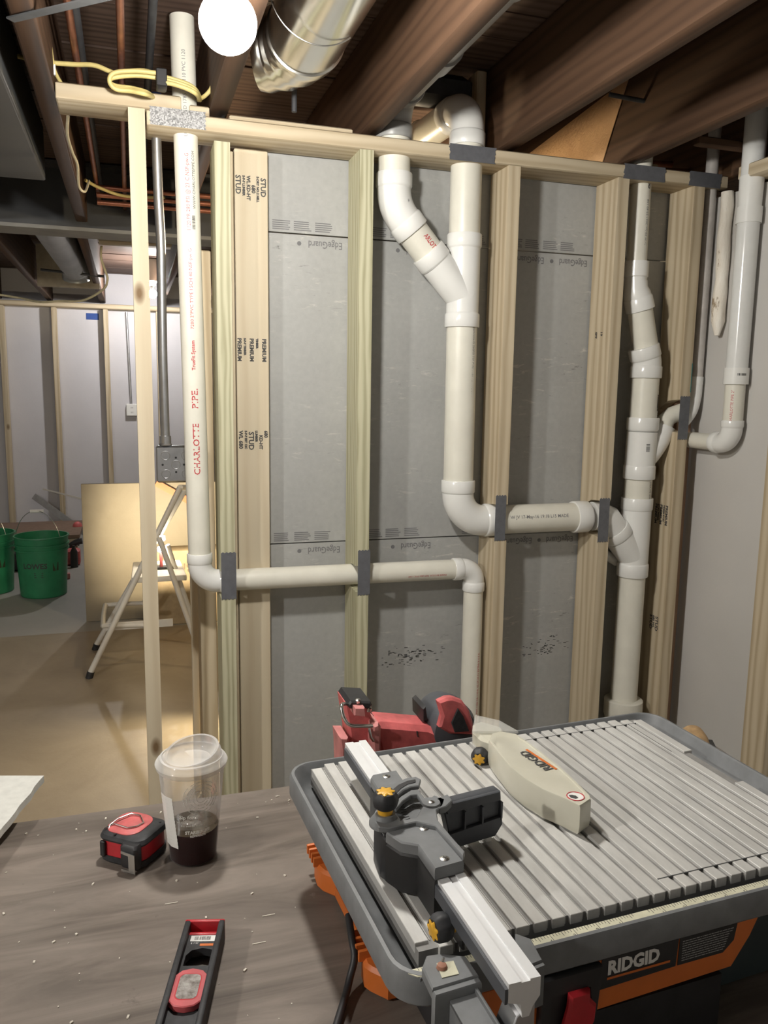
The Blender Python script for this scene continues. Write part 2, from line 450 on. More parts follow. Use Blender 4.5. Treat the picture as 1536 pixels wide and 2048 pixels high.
# ceiling of old board planks with open joints
mb = MB()
y = -3.6
while y < 5.2:
    mb.box((-3.2, y, SUBZ+random.uniform(0, 0.006)), (3.4, y+0.137, SUBZ+0.03)); y += 0.142
mb.box((-3.2, -3.6, SUBZ+0.03), (3.4, 5.2, SUBZ+0.06))
struct(mb.build('ceiling', M['sub'], smooth=False))

def lumber(name, lo, hi, m, label, cat='stud', group=None, bev=0.003, parent=None):
    o = MB().box(lo, hi, bev=bev).build(name, m, parent)
    if parent is None: tag(o, label, cat, group)
    return o
# ceiling joists 16in apart
names = {-3: 'dark ceiling joist at the far left edge beyond the grey duct panel', -2: 'dark old ceiling joist behind the sheet metal panel at left',
         -1: 'scuffed old ceiling joist running over the left end of the frame', 0: 'old ceiling joist right beside the glowing bulb',
         1: 'reddish brown old joist between the silver duct and the pipe elbow', 2: 'rough brown old joist crossing above the middle studs',
         3: 'dark brown old joist above the right studs, pierced by the white pipe', 4: 'dark old joist at the top right corner of the photo'}
for k in range(-3, 5):
    x = 0.213+0.4065*k
    o = lumber('ceiling_joist', (x, -3.55, JB), (x+0.046, 1.60, SUBZ), M['old_y'], names[k], 'joist', bev=0.004)
farn = {-4: 'far joist deep in the left corner past the steel beam', -3: 'thick brown far joist slanting down left of the round duct', -2: 'joist stub beyond the steel beam left of the grey round duct',
        -1: 'pale edged far joist with a yellow cable stapled beside it', 0: 'far joist behind the white pipe beyond the steel beam', 1: 'far joist past the beam hidden above the grey drywall', 2: 'far joist past the beam over the back room'}
for k in range(-4, 3):
    x = 0.213+0.4065*k-(0.02 if k != -3 else 0.04)+(0.06 if k == 0 else 0)
    lumber('ceiling_joist', (x, 1.80, JB), (x+(0.046 if k != -3 else 0.09), 5.1, SUBZ), M['old_y'], farn[k], 'joist', bev=0.004)
# steel I-beam across
mb = MB()
mb.box((-3.1, 1.695, JB-0.02), (3.2, 1.705, SUBZ-0.002))
o = root('steel_beam', (0, 1.7, JB-0.02), 'dark steel beam crossing under the floor behind the left stud', 'beam')
mb.build('web', M['steelbeam'], o)
MB().box((-3.1, 1.61, JB-0.035), (3.2, 1.79, JB-0.02)).build('bottom_flange', M['beamlip'], o)
MB().box((-3.1, 1.61, SUBZ-0.016), (3.2, 1.79, SUBZ-0.002)).build('top_flange', M['steelbeam'], o)
# sheet-metal panel in the left bay
o = MB().box((-0.60+0.05, -2.4, JB-0.012), (-0.245, 0.86, JB+0.16), bev=0.004).build('return_duct', M['iron'])
o.data.materials[0] = plain('dull_duct_metal', (0.10, 0.103, 0.103), 0.5, metal=0.2, var=0.1, nscale=4)
tag(o, 'smooth grey sheet metal duct between joists at the left edge', 'duct')

# ------------------------------------------------------------ the stud wall (front face y = 0)
PB, PT = 1.880, 1.918
DEP = 0.118
def stud(x0, x1, m, label, notches=(), z1=PB, y0=0.0, y1=DEP, name='wall_stud', group=None):
    """side outline in (y, z), extruded across x; notches = (z centre, half height, depth)"""
    pts = [(y0, 0.0)]
    for zc, h, d in sorted(notches):
        pts.append((y0, zc-h))
        for i in range(1, 8):
            a = PI*i/8; pts.append((y0+d*math.sin(a)**0.7, zc-h*math.cos(a)))
        pts.append((y0, zc+h))
    pts += [(y0, z1), (y1, z1), (y1, 0.0)]
    mtx = Matrix(((0, 0, 1, 0), (1, 0, 0, 0), (0, 1, 0, 0), (0, 0, 0, 1)))
    mb = MB(); mb.prism(pts, x0, x1, mtx)
    return tag(mb.build(name, m, smooth=False), label, 'stud', group)
ZH2 = 0.721; ZH3 = 0.864
s1 = stud(0.017, 0.056, M['pale'], 'lone pale stud at the open left end of the wall, beside the metal conduit', z1=PT, y1=0.088)
s2 = stud(0.221, 0.260, M['treated'], 'green tinted striped stud right of the tall red lettered pipe', [(ZH2, 0.038, 0.095)], z1=1.862)
s3 = stud(0.600, 0.638, M['treated'], 'green tinted stud in the middle of the grey drywall, crossed by the thin level pipe', [(ZH2-0.004, 0.038, 0.095)])
s4 = stud(1.033, 1.070, M['spruce_z'], 'notched yellow stud just right of the central thick pipe elbow', [(ZH3, 0.055, 0.105)])
s5 = stud(1.388, 1.425, M['spruce_z'], 'stud holding the right end of the thick level pipe', [(ZH3, 0.058, 0.105)])
s6 = stud(1.654, 1.692, M['spruce_z'], 'stud with chewed left edge and green marker line right of the pipe stack', [(1.185, 0.052, 0.105)])
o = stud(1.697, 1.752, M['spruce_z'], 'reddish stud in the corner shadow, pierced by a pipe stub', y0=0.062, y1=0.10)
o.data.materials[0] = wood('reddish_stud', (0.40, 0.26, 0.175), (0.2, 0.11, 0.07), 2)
flat = lumber('wall_stud', (0.280, 0.078, 0.0), (0.368, 0.1155, 1.872), M['pale'], 'wide flat stud stamped STUD near its top, fixed to the grey drywall', 'stud')
lumber('nailer_strip', (0.2625, 0.082, 0.0), (0.2775, 0.1155, 1.865), M['spruce_z'], 'thin rough wood strip between green stud and flat stamped stud', 'wood strip')
lumber('wall_stud', (0.176, 0.150, 0.0), (0.222, 0.24, 1.62), M['spruce_z'], 'stud behind the wall lit orange at its foot by the work light', 'stud')
lumber('wall_stud', (0.158, 0.255, 0.0), (0.178, 0.30, 0.80), M['pale'], 'short pale board edge glowing left of the green stud foot', 'board')
# plates
lumber('top_plate', (0.060, 0.0, PB), (1.775, DEP, PT), M['spruce_x'], 'long level top plate board the studs hang from, with tape patches', 'top plate')
lumber('upper_plate', (-0.145, 0.0, PT), (0.143, DEP, 1.957), M['spruce_x'], 'short board end nailed to the left joist over the lone stud', 'board')
lumber('bottom_plate', (0.017, 0.001, -0.0005), (1.75, 0.0, 0.0), M['spruce_x'], 'x') if False else None
lumber('shim_board', (0.262, 0.02, PT), (0.585, 0.10, JB-0.001), M['spruce_x'], 'thin board lying on the top plate under the silver duct', 'board')
lumber('shim_board', (0.163, 0.015, PT), (0.212, 0.105, 1.945), M['spruce_x'], 'small wood stub between pipe and joist left of the bulb joist', 'board')
mb = MB()
for px, py0, py1 in ((506, 228, 240), (651, 248, 262), (757, 278, 306), (1155, 323, 352)):
    a = W(px, py1, 1, 0); b = W(px, py0, 1, 0)
    mb.box((a.x-0.0008, -0.0006, a.z), (a.x+0.0008, 0.001, b.z))
# grey tape patches on the plate
for i, (xa, xb, lb) in enumerate(((0.853, 0.990, 'grey tape patch on the top plate in front of the thick pipe'), (1.405, 1.546, 'grey tape patch on the top plate before the right pipe stack'), (1.633, 1.748, 'grey tape patch at the right end of the top plate'))):
    t = MB(); n = 10
    L = [(xa+random.uniform(-0.003, 0.003), PB-0.002+(PT-PB+0.004)*k/n) for k in range(n+1)]
    Rr = [(xb+random.uniform(-0.003, 0.003), PB-0.002+(PT-PB+0.004)*k/n) for k in range(n, -1, -1)]
    t.prism(L+Rr, 0.0, 0.0018, Matrix(((1, 0, 0, 0), (0, 0, -1, 0), (0, 1, 0, 0), (0, 0, 0, 1))))
    tag(t.build('tape_patch', M['strap'], smooth=False), lb, 'tape')
# stud guard straps with ragged ends
def plate(x0, x1, z0, z1, m, label, y=0.0, teeth=True, horiz=False):
    t = MB(); n = 8; pts = []
    if not horiz:
        for k in range(n+1): pts.append((x0+(x1-x0)*k/n, z0+(0.003 if k % 2 else -0.001)))
        for k in range(n, -1, -1): pts.append((x0+(x1-x0)*k/n, z1+(0.0015 if k % 2 else -0.002)))
    else:
        for k in range(n+1): pts.append((x0+(0.003 if k % 2 else 0), z0+(z1-z0)*k/n))
        for k in range(n, -1, -1): pts.append((x1-(0.003 if k % 2 else 0), z0+(z1-z0)*k/n))
    t.prism(pts, 0, 0.0016, Matrix(((1, 0, 0, 0), (0, 0, -1, y), (0, 1, 0, 0), (0, 0, 0, 1))))
    for q in range(3):
        cx, cz = (x0+x1)/2+0.006*(q-1), (z0+z1)/2+0.012*(q-1)
        t.cyl((cx, y-0.0014, cz), (cx, y-0.0024, cz), 0.0022, seg=8)
    return tag(t.build('stud_guard_plate', m, smooth=False), label, 'metal plate')
plate(0.222, 0.262, 0.680, 0.811, M['strap'], 'grey steel plate over the pipe notch of the leftmost green stud')
plate(0.606, 0.642, 0.668, 0.800, M['strap'], 'grey steel plate over the pipe notch of the middle green stud')
plate(1.030, 1.064, 0.809, 0.947, M['strap'], 'grey steel plate beside the central elbow of the thick pipe')
plate(1.385, 1.421, 0.790, 0.929, M['strap'], 'grey steel plate at the right end of the thick level pipe')
plate(1.656, 1.692, 1.110, 1.247, M['strap'], 'grey steel plate highest on the wall, beside the thin bent pipe')
plate(0.066, 0.202, 1.884, 1.926, M['spangle'], 'bright spangled metal plate holding conduit and pipe at the top plate', horiz=True)

# grey drywall sheets behind
DY = 0.1255
dry = root('drywall_panel', (0.95, DY, 0.806), 'grey backed drywall sheet, the tall middle one behind the studs', 'drywall')
MB().box((0.372, DY, 0.806), (1.70, DY+0.016, 1.674)).build('sheet', M['gyp'], dry)
dlow = root('drywall_panel', (0.95, DY, 0.0), 'grey backed drywall sheet at the bottom, behind the thin pipe elbow', 'drywall')
MB().box((0.372, DY, 0.0), (1.70, DY+0.016, 0.8025)).build('sheet', M['gyp'], dlow)
dtop = root('drywall_panel', (0.95, DY, 1.678), 'grey backed drywall strip just under the top plate', 'drywall')
MB().box((0.372, DY, 1.678), (1.70, DY+0.016, 1.93)).build('sheet', M['gyp'], dtop)
lumber('backing_board', (0.372, 0.145, 1.60), (1.0, 0.165, 1.75), M['spruce_x'], 'board behind the upper drywall seam at left', 'board')
lumber('backing_board', (0.372, 0.145, 0.76), (1.0, 0.165, 0.85), M['spruce_x'], 'board behind the lower drywall seam at left', 'board')
fD = lambda x, z: onplane((x, DY-0.0006, z), (-1, 0, 0), (0, 0, -1))
bays = [(0.375, 0.596), (0.655, 0.885), (0.965, 1.028), (1.085, 1.383), (1.60, 1.645)]
def brandrow(parent, z):
    for xa, xb in bays:
        x = xb-0.01
        while x-0.105 > xa:
            mk = MB(); text(mk, 'EdgeGuard', 0.0275, fD(x, z), sx=0.80, bold=0.0002)
            mk.build('brand_print', M['inkg'], parent); x -= 0.15
            if x > xa+0.03:
                mk = MB(); mk.cyl((x+0.026, DY-0.0006, z-0.009), (x+0.026, DY-0.0001, z-0.009), 0.006, seg=14); mk.build('round_mark', M['inkg'], parent)
def legalrow(parent, z):
    for xa, xb in bays:
        x = xa+0.012
        while x+0.05 < xb:
            mk = MB()
            for r_ in range(5):
                w = random.uniform(0.040, 0.05)
                rect(mk, lambda a, c: Vector((a, DY-0.0006, c)), x, z+r_*0.0055, x+w, z+r_*0.0055+0.0025)
            mk.build('fine_print', M['inkg'], parent); x += 0.060
brandrow(dry, 1.660); legalrow(dry, 0.812); brandrow(dlow, 0.789); legalrow(dtop, 1.685)
mk = MB()
fw = onplane((0.705, DY-0.0006, 0.42), (1, 0, -0.03), (0, 0, 1))
rb = random.Random(5)
for (xs, zs) in ((0.72, 0.425), (0.80, 0.43), (0.74, 0.44), (1.20, 0.42), (1.26, 0.435)):
    for i in range(26):
        xx = xs+rb.uniform(0, 0.12); zz = zs+rb.uniform(-0.03, 0.02)
        rect(mk, lambda a, c: Vector((a, DY-0.0006, c)), xx, zz, xx+rb.uniform(0.003, 0.012), zz+rb.uniform(0.001, 0.003))
mk.build('smudged_stamp', M['inkb'], dlow)

# grade stamps on lumber
def stamp(parent, f, rows, m=None):
    mk = MB()
    for x, y, sz, s in rows: text(mk, s, sz, (lambda X, Y, x=x, y=y: f(x+X, y+Y)), bold=0.0006)
    mk.build('grade_stamp', m or M['inkb'], parent)
def vface(x, z, y, down=True):
    return onplane((x, y-0.0007, z), (0, 0, -1 if down else 1), (1 if down else -1, 0, 0))
f = vface(0.282, 1.805, 0.078)
stamp(flat, f, [(0.0, 0.001, 0.019, 'STUD'), (0.0, 0.019, 0.0085, 'S-P-F LUMBER'), (0.0, 0.030, 0.013, 'WL'), (0.022, 0.030, 0.013, 'KD-HT'), (0.022, 0.043, 0.014, '680'), (0.0, 0.056, 0.0085, 'S-DRY NO.2 MILL'), (0.003, 0.067, 0.019, 'STUD')])
f = vface(0.282, 0.40+0.735, 0.078)
stamp(flat, f, [(0.0, 0.002, 0.015, 'WL 680'), (0.0, 0.018, 0.0085, 'S-P-F EST 12C'), (0.003, 0.029, 0.020, 'STUD'), (0.0, 0.047, 0.0085, 'LUMBER'), (0.012, 0.058, 0.013, 'KD-HT'), (0.0, 0.072, 0.013, '680')])
f = vface(0.282, 1.385, 0.078)
stamp(flat, f, [(0.0, 0.001, 0.015, 'PREMIUM'), (0.0, 0.018, 0.008, 'S-P-F TIMBER'), (0.0, 0.034, 0.015, 'PREMIUM'), (0.0, 0.051, 0.008, 'TIMBER'), (0.0, 0.068, 0.015, 'PREMIUM')])
fs = lambda x, y, z: (lambda X, Y: Vector((x-0.0007, y+Y*-1, z-X)))
stamp(s6, lambda X, Y: Vector((1.654-0.0007, 0.085-Y, 0.895-X)), [(0, 0, 0.016, 'PREMIUM'), (0, 0.014, 0.009, 'STUD TIMBER'), (0, 0.026, 0.016, 'PREMIUM'), (0, 0.042, 0.009, 'TIMBER STUD'), (0, 0.054, 0.016, 'PREMIUM')])
stamp(s6, lambda X, Y: Vector((1.654-0.0007, 0.075-Y, 0.52-X)), [(0, 0, 0.02, 'STUD'), (0, 0.016, 0.013, '680 WL'), (0, 0.03, 0.02, 'STUD')])
stamp(s5, lambda X, Y: Vector((1.388-0.0007, 0.08-Y, 1.44-X)), [(0, 0, 0.014, 'SPF'), (0, 0.03, 0.014, '19')])
mk = MB(); pl = [W(1374, 620, 1, -0.0006), W(1372, 740, 1, -0.0006)]
a = Vector((1.693, 0.004, 1.45)); mk.box((1.6905, -0.0008, 1.26), (1.693, 0.0, 1.35))
mk.build('marker_line', plain('teal_marker', (0.02, 0.16, 0.16), 0.6), s6)

# ------------------------------------------------------------ pipework
YP = 0.056
def V(x, z, y=YP): return Vector((x, y, z))
def pipe(parent, p0, p1, r, m=None, name='pipe'):
    return MB().cyl(p0, p1, r, seg=40).build(name, m or M['pvc'], parent)
def hub(mb, c, d, r, L=0.036):
    """socket: starts at c, runs L along d"""
    h = r*1.135; w = 0.0022
    mb.rev(c, d, [(0, r*1.05), (0.004, h-0.001), (0.006, h), (L-w, h), (L, h-0.0012), (L, r+0.0005)], seg=40, cap0=True, cap1=True)
def elbow(parent, C, d1, d2, r, Rb=None, L=0.036, m=None, name='elbow'):
    d1 = Vector(d1).normalized(); d2 = Vector(d2).normalized(); C = Vector(C)
    th = d1.angle(d2); Rb = Rb or r*1.5; t = Rb*math.tan(th/2)
    ax = d1.cross(d2).normalized(); n1 = ax.cross(d1); O = C-d1*t+n1*Rb
    pts = []
    n = max(6, int(math.degrees(th)/7))
    for i in range(n+1):
        q = Matrix.Rotation(th*i/n, 4, ax); pts.append(O+q @ (-n1*Rb))
    mb = MB(); mb.tube([pts[0]-d1*0.004]+pts+[pts[-1]+d2*0.004], r*1.06, seg=40)
    hub(mb, pts[0], -d1, r, L); hub(mb, pts[-1], d2, r, L)
    mb.build(name, m or M['pvcw'], parent)
    return pts[0]-d1*L, pts[-1]+d2*L
# --- two inch line at left
pA = root('drain_line', (0.16, YP, 0.0), 'thin white pipe, tall with red CHARLOTTE PIPE print, then running level to the centre', 'pipe')
r2 = 0.0302
a, b = elbow(pA, V(0.170, ZH2), (0, 0, -1), (1, 0, 0), r2, 0.05, 0.03)
top = V(0.152, 2.16)
pp = pipe(pA, a+Vector((0, 0, -0.01)), top, r2)
c, d = elbow(pA, V(0.992, 0.716), (1, 0, 0), (0, 0, -1), r2, 0.04, 0.03)
ph = pipe(pA, b-Vector((0.01, 0, 0)), c+Vector((0.01, 0, 0)), r2)
pd = pipe(pA, d+Vector((0, 0, 0.01)), V(0.994, 0.01), r2)
ax1 = (top-a).normalized()
nn = Vector((-0.05, -1, 0))
def ptext(pobj, parent, o, axis, n, r, s, size, m, start=0.0, dy=0.0, bold=0.0, sx=1.0):
    mk = MB(); f = oncyl(o, axis, n, r); text(mk, s, size, lambda x, y: f(start+x, dy+y), bold=bold, sx=sx)
    mk.build('printed_marking', m, pobj or parent)
z0 = a.z
ptext(pp, pA, a, ax1, nn, r2, 'CHARLOTTE', 0.0225, M['inkr'], 1.020-z0, -0.008, 0.0003, 1.06)
ptext(pp, pA, a, ax1, nn, r2, 'PIPE.', 0.0225, M['inkr'], 1.195-z0, -0.008, 0.0003, 1.2)
ptext(pp, pA, a, ax1, nn, r2, 'TrueFit System', 0.0125, M['inkr'], 1.295-z0, -0.004, 0.0003)
ptext(pp, pA, a, ax1, nn, r2, '7200 2"PVC TYPE I SCH 40 NSF-pw-G', 0.0115, M['inkr'], 1.40-z0, -0.004, 0.0, 1.1)
ptext(pp, pA, a, ax1, nn, r2, '1120 PR 280 PSI @ 23 C NSF-pw-G', 0.013, M['inkr'], 1.645-z0, -0.004, 0.0, 0.98)
ptext(pp, pA, a, ax1, nn, r2, 'U P   ASTM D 1785  CA-110 PVC 1120', 0.0125, M['inkg'], 1.872-z0, -0.004)
ptext(pp, pA, a, ax1, (0.55, -0.83, 0), r2, 'WWW.CHARLOTTEPIPE.COM', 0.0105, M['inkb'], 1.70-z0, 0.0)
mk = MB(); f = oncyl(a, ax1, (0.35, -0.93, 0), r2); barcode(mk, f, 1.650-z0, -0.004, 1.685-z0, 0.004, 16)
mk.build('barcode', M['inkb'], pA)
ptext(ph, pA, V(0.70, 0.716), (-1, 0, 0), (0, -1, -0.1), r2, 'MADE IN U.S.A. NSF-dwv PVC 1120', 0.008, M['inkr'], -0.19, 0.003)
ptext(pd, pA, V(0.994, 0.5), (0, 0, 1), (0.45, -0.9, 0), r2, 'ASTM D1785 PVC 1120 CA-110-A  02-27-20 01 EXTRA B U.S.A.', 0.0095, M['inkr'], -0.30, 0.0)
# --- three inch line, centre
pB = root('drain_line', (0.93, YP, 0.86), 'thick white pipe run with slanted side branch at centre, dropping to a level piece', 'pipe')
r3 = 0.0445
XB = 0.928
a, b = elbow(pB, V(0.931, ZH3), (0, 0, -1), (1, 0, 0), r3, 0.085, 0.040)
wy0, wy1 = 1.477, 1.655   # wye body ends (hub outer ends)
pB1 = pipe(pB, a-Vector((0, 0, 0.01)), V(XB, wy0+0.02), r3)
# wye
mb = MB(); mb.cyl(V(XB, wy0), V(XB, wy1), r3*1.06, seg=40)
hub(mb, V(XB, wy0), (0, 0, -1), r3, 0.042); hub(mb, V(XB, wy1), (0, 0, 1), r3, 0.040)
bd = (V(0.725, 1.742)-V(0.911, 1.535)).normalized()
bo = V(0.911, 1.535)+bd*0.100
mb.tube([V(XB, 1.515)+Vector((0.005, 0, 0)), bo], r3*1.06, seg=40); hub(mb, bo, bd, r3, 0.042)
mb.build('wye', M['pvcw'], pB)
a2, b2 = elbow(pB, V(0.7135, 1.755), (0, 0, -1), -bd, r3, 0.12, 0.040)
pipe(pB, b2, bo+bd*0.03, r3)
ptext(None, pB, (b2+bo)/2, -bd, (0, -1, 0.1), r3, 'ARLOTTE', 0.021, M['inkr'], -0.031, -0.002, 0.0005, 0.66)
pipe(pB, a2-Vector((0, 0, 0.01)), V(0.711, 1.95), r3)
# left branch bends toward the camera above the plate, running beside the joist
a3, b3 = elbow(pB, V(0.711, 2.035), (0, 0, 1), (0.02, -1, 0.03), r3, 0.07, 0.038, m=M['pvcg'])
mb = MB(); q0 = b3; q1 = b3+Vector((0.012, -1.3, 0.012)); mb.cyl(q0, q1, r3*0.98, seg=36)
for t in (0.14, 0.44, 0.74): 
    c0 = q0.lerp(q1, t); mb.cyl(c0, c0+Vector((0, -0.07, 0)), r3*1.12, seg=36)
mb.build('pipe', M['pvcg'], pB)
# vertical through the plate, elbow to the back
a4, b4 = elbow(pB, V(XB, 2.045), (0, 0, 1), (-0.12, 1, -0.04), r3, 0.07, 0.040)
pipe(pB, V(XB, wy1+0.02), a4+Vector((0, 0, 0.01)), r3)
q1 = b4+Vector((-0.12, 1, -0.04)).normalized()*0.16
pipe(pB, b4, q1, r3)
mb = MB(); hub(mb, q1, (-0.12, 1, -0.04), r3, 0.04); mb.cyl(q1+Vector((-0.004, 0.035, 0)), q1+Vector((-0.03, 0.26, -0.01)), r3*1.0, seg=32)
mb.build('coupling', M['pvc'], pB)
# level piece
pL0 = b-Vector((0.01, 0, 0)); pL1 = V(1.335, ZH3+0.001)
pipe(pB, pL0, pL1+Vector((0.02, 0, 0)), r3)
mb = MB(); hub(mb, V(1.378, ZH3), (-1, 0, 0), r3, 0.052)
mb.build('coupling', M['pvcw'], pB)
ptext(None, pB, V(1.10, ZH3), (1, 0, 0), (0, -1, 0.28), r3, 'W JV 17-May-16 19:18 L15 MADE', 0.0145, M['inkg'], -0.012, -0.004, 0.0001, 0.98)
ptext(None, pB, V(XB, 1.43), (0, 0, -1), (0.42, -0.9, 0), r3, 'Foamcore-G 260PSI 73F PVC 1120 ASTM D2665 NSF-dwv JV M 23-Jan-2021 23:41 L08', 0.0118, M['inkg'], -0.01, 0.0, 0.0, 0.87)
mk = MB(); f = oncyl(V(0.722, 1.745), (0.15, 0, -1), (0.5, -0.86, 0), r3*1.07); barcode(mk, f, -0.02, -0.003, 0.012, 0.003, 14); mk.build('barcode', M['inkb'], pB)
# --- soil stack at right
pC = root('soil_stack', (1.56, YP, 0.0), 'tallest thick white pipe stack at right, offset at top, with two side inlets', 'pipe')
XC = 1.560
pipe(pC, V(1.5045, 1.62), V(1.503, 2.12), r2*1.0)
mb = MB(); mb.rev(V(1.505, 1.655), (0, 0, -1), [(0, r2), (0, 0.037), (0.045, 0.037), (0.048, 0.034), (0.06, 0.034)], seg=40)
mb.build('coupling', M['pvcw'], pC)
dd = (V(1.566, 1.40)-V(1.512, 1.56)).normalized()
r25 = 0.0385
mb = MB(); p0 = V(1.506, 1.597); p1 = V(1.512, 1.56)
mb.tube([p0, p0+Vector((0.001, 0, -0.02)), p1, p1+dd*0.02], [0.035, 0.036, 0.041, 0.042], seg=40)
mb.rev(p1+dd*0.01, dd, [(0, 0.041), (0.006, 0.0445), (0.042, 0.0445), (0.044, 0.041), (0.044, r25)], seg=40)
mb.build('elbow', M['pvcw'], pC)
e0 = p1+dd*0.03; e1 = V(1.562, 1.375)
pipe(pC, e0, e1, r25)
ptext(None, pC, e0, dd, (0.55, -0.83, 0), r25, 'Foamcore-dwv JV M 23-Jan', 0.011, M['inkg'], 0.03, 0.0)
a5, b5 = elbow(pC, V(1.563, 1.352), dd, (0, 0, -1), r3*0.97, 0.06, 0.040)
wyt = 1.178
pipe(pC, b5+Vector((0, 0, 0.01)), V(1.563, wyt-0.03), r3*0.96)
ptext(None, pC, V(1.563, 1.27), (0, 0, -1), (0.62, -0.78, 0), r3*0.96, 'L08', 0.012, M['inkg'], -0.01, 0.0)
ptext(None, pC, V(1.563, 1.27), (0, 0, -1), (0.62, -0.78, 0), r3*0.96, '7593', 0.012, M['inkb'], 0.075, 0.0)
ptext(None, pC, V(1.563, 1.27), (0, 0, -1), (0.58, -0.81, 0), r3*0.96, 'Foamcore', 0.012, M['inkb'], 0.02, 0.0, 0.0012)
ptext(None, pC, V(1.503, 1.80), (0, 0, 1), (0.42, -0.9, 0), r2, 'JV M 23-Jan-2021 23:40 L08', 0.0125, M['inkg'], -0.10, 0.0, 0, 0.95)
ptext(None, pC, V(1.503, 1.80), (0, 0, 1), (0.42, -0.9, 0), r2, 'CHARL', 0.0105, M['inkb'], 0.055+0.01, 0.0, 0.0010, 0.9)
# upper wye with branch to upper right
mb = MB(); mb.cyl(V(1.563, wyt-0.045), V(1.561, 1.025), r3*1.07, seg=40)
hub(mb, V(1.563, wyt-0.043), (0, 0, 1), r3, 0.043); hub(mb, V(1.561, 1.028), (0, 0, -1), r3, 0.046)
bq = (V(1.665, 1.165)-V(1.575, 1.04)).normalized()
mb.tube(spline([V(1.565, 1.03), V(1.600, 1.066), V(1.628, 1.106), V(1.646, 1.150)]), [0.034]*25, seg=32)
mb.build('wye', M['pvcw'], pC)
mb = MB(); mb.tube([V(1.640, 1.135), V(1.650, 1.170), V(1.672, 1.186), V(1.715, 1.205, 0.035)], 0.0275, seg=32); mb.build('elbow', M['pvc'], pC)
mk = MB(); f = oncyl(V(1.562, 1.10), (0, 0, 1), (-0.15, -1, 0), r3*1.075); barcode(mk, f, -0.028, -0.006, -0.002, 0.006, 9); mk.build('barcode', M['inkb'], pC)
pipe(pC, V(1.561, 0.99), V(1.560, 0.90), r3*0.97)
ptext(None, pC, V(1.56, 0.945), (0, 0, -1), (0.35, -0.93, 0), r3*0.97, 'USA MI 30V', 0.0115, M['inkg'], -0.03, 0.0)
# lower wye
mb = MB(); mb.cyl(V(1.560, 0.880), V(1.559, 0.705), r3*1.07, seg=40)
hub(mb, V(1.560, 0.878), (0, 0, 1), r3, 0.042); hub(mb, V(1.559, 0.707), (0, 0, -1), r3, 0.046)
bi = (V(1.478, 0.822)-V(1.550, 0.735)).normalized(); bo2 = V(1.548, 0.735)+bi*0.075
mb.tube([V(1.556, 0.728), bo2], r3*1.06, seg=40); hub(mb, bo2, bi, r3, 0.035)
mb.build('wye', M['pvcw'], pC)
mb = MB(); ec = V(1.437, 0.864); ed = (bo2-ec).normalized()
mb.tube([V(1.396, ZH3), V(1.42, ZH3), ec+ed*0.012+Vector((0.004, 0, -0.001)), bo2+bi*0.012], r3*1.04, seg=40)
mb.build('elbow', M['pvcw'], pC)
pipe(pC, V(1.559, 0.70), V(1.556, 0.15), r3*0.97)
mb = MB(); mb.rev(V(1.556, 0.0), (0, 0, 1), [(0, 0.058), (0.17, 0.058), (0.185, 0.063), (0.235, 0.063), (0.238, 0.059), (0.238, 0.047)], seg=40)
mb.build('floor_hub', M['pvc'], pC)
# short pipe stub low behind stack
o = MB().cyl((1.53, 0.105, 0.700), (1.40, 0.108, 0.775), 0.017, seg=20).build('pipe_stub', M['pvcw'])
tag(o, 'small slanting pipe stub behind the lower wye of the right stack', 'pipe')
# --- thin bent pipe by the taped stud
pD = root('vent_pipe', (1.737, 0.032, 1.1), 'thinnest pipe, grey, going down between the two right corner studs', 'pipe')
r15 = 0.0188
pipe(pD, Vector((1.738, 0.034, 1.30)), Vector((1.740, 0.034, 2.12)), r15, plain('greyish_pvc', (0.52, 0.49, 0.46), 0.4, var=0.12))  # greyer colour than the other pipes
mb = MB(); hub(mb, Vector((1.738, 0.034, 1.28)), (0, 0, 1), r15, 0.03)
mb.tube(spline([(1.738, 0.034, 1.285), (1.736, 0.033, 1.245), (1.722, 0.03, 1.20), (1.695, 0.03, 1.165)]), 0.0205, seg=28); mb.build('elbow', M['pvcw'], pD)
# --- glossy pipe at right wall
pE = root('corner_drain', (1.7275, -0.156, 1.08), 'glossy white pipe standing out from the right wall with elbow at its foot', 'pipe')
EX, EY = 1.7275, -0.156
p_top = Vector((EX, EY, 2.13))
pipe(pE, Vector((EX, EY, 1.32)), p_top, 0.0315, plain('pvc_glossy', (0.74, 0.745, 0.73), 0.16, var=0.03))
mb = MB(); mb.cyl((EX, EY, 1.745), (EX, EY, 1.79), 0.0358, seg=40); mb.cyl((EX, EY, 1.785), (EX, EY, 1.875), 0.032, 0.034, seg=40); mb.build('coupling', M['pvcw'], pE)
mb = MB(); mb.cyl((EX, EY, 1.285), (EX, EY, 1.333), 0.0358, seg=40); mb.build('coupling', M['pvcw'], pE)
a6, b6 = elbow(pE, Vector((EX, EY, 1.108)), (0, 0, -1), (0.0, 1, 0), 0.0290, 0.046, 0.024)
pipe(pE, a6, Vector((EX, EY, 1.30)), 0.0290)
pipe(pE, b6, b6+Vector((0.0, 0.115, 0)), 0.0255, M['pvc'])
mk = MB(); f = oncyl((EX, EY, 1.314), (0.9, 0.0, 0), (-0.2, -1, 0), 0.0358)
mk2 = oncyl((EX, EY, 1.310), (0, 0, 1), (-0.35, -1, 0), 0.0359); barcode(mk, mk2, 0.0, -0.016, 0.007, 0.012, 10, along=1); mk.build('barcode', M['inkb'], pE)
ptext(None, pE, (EX, EY, 1.17), (0, 0, 1), (-0.75, -0.75, 0), 0.029, 'CHARLOTTE PIPE 2"', 0.011, M['inkr'], 0.0, 0.0)
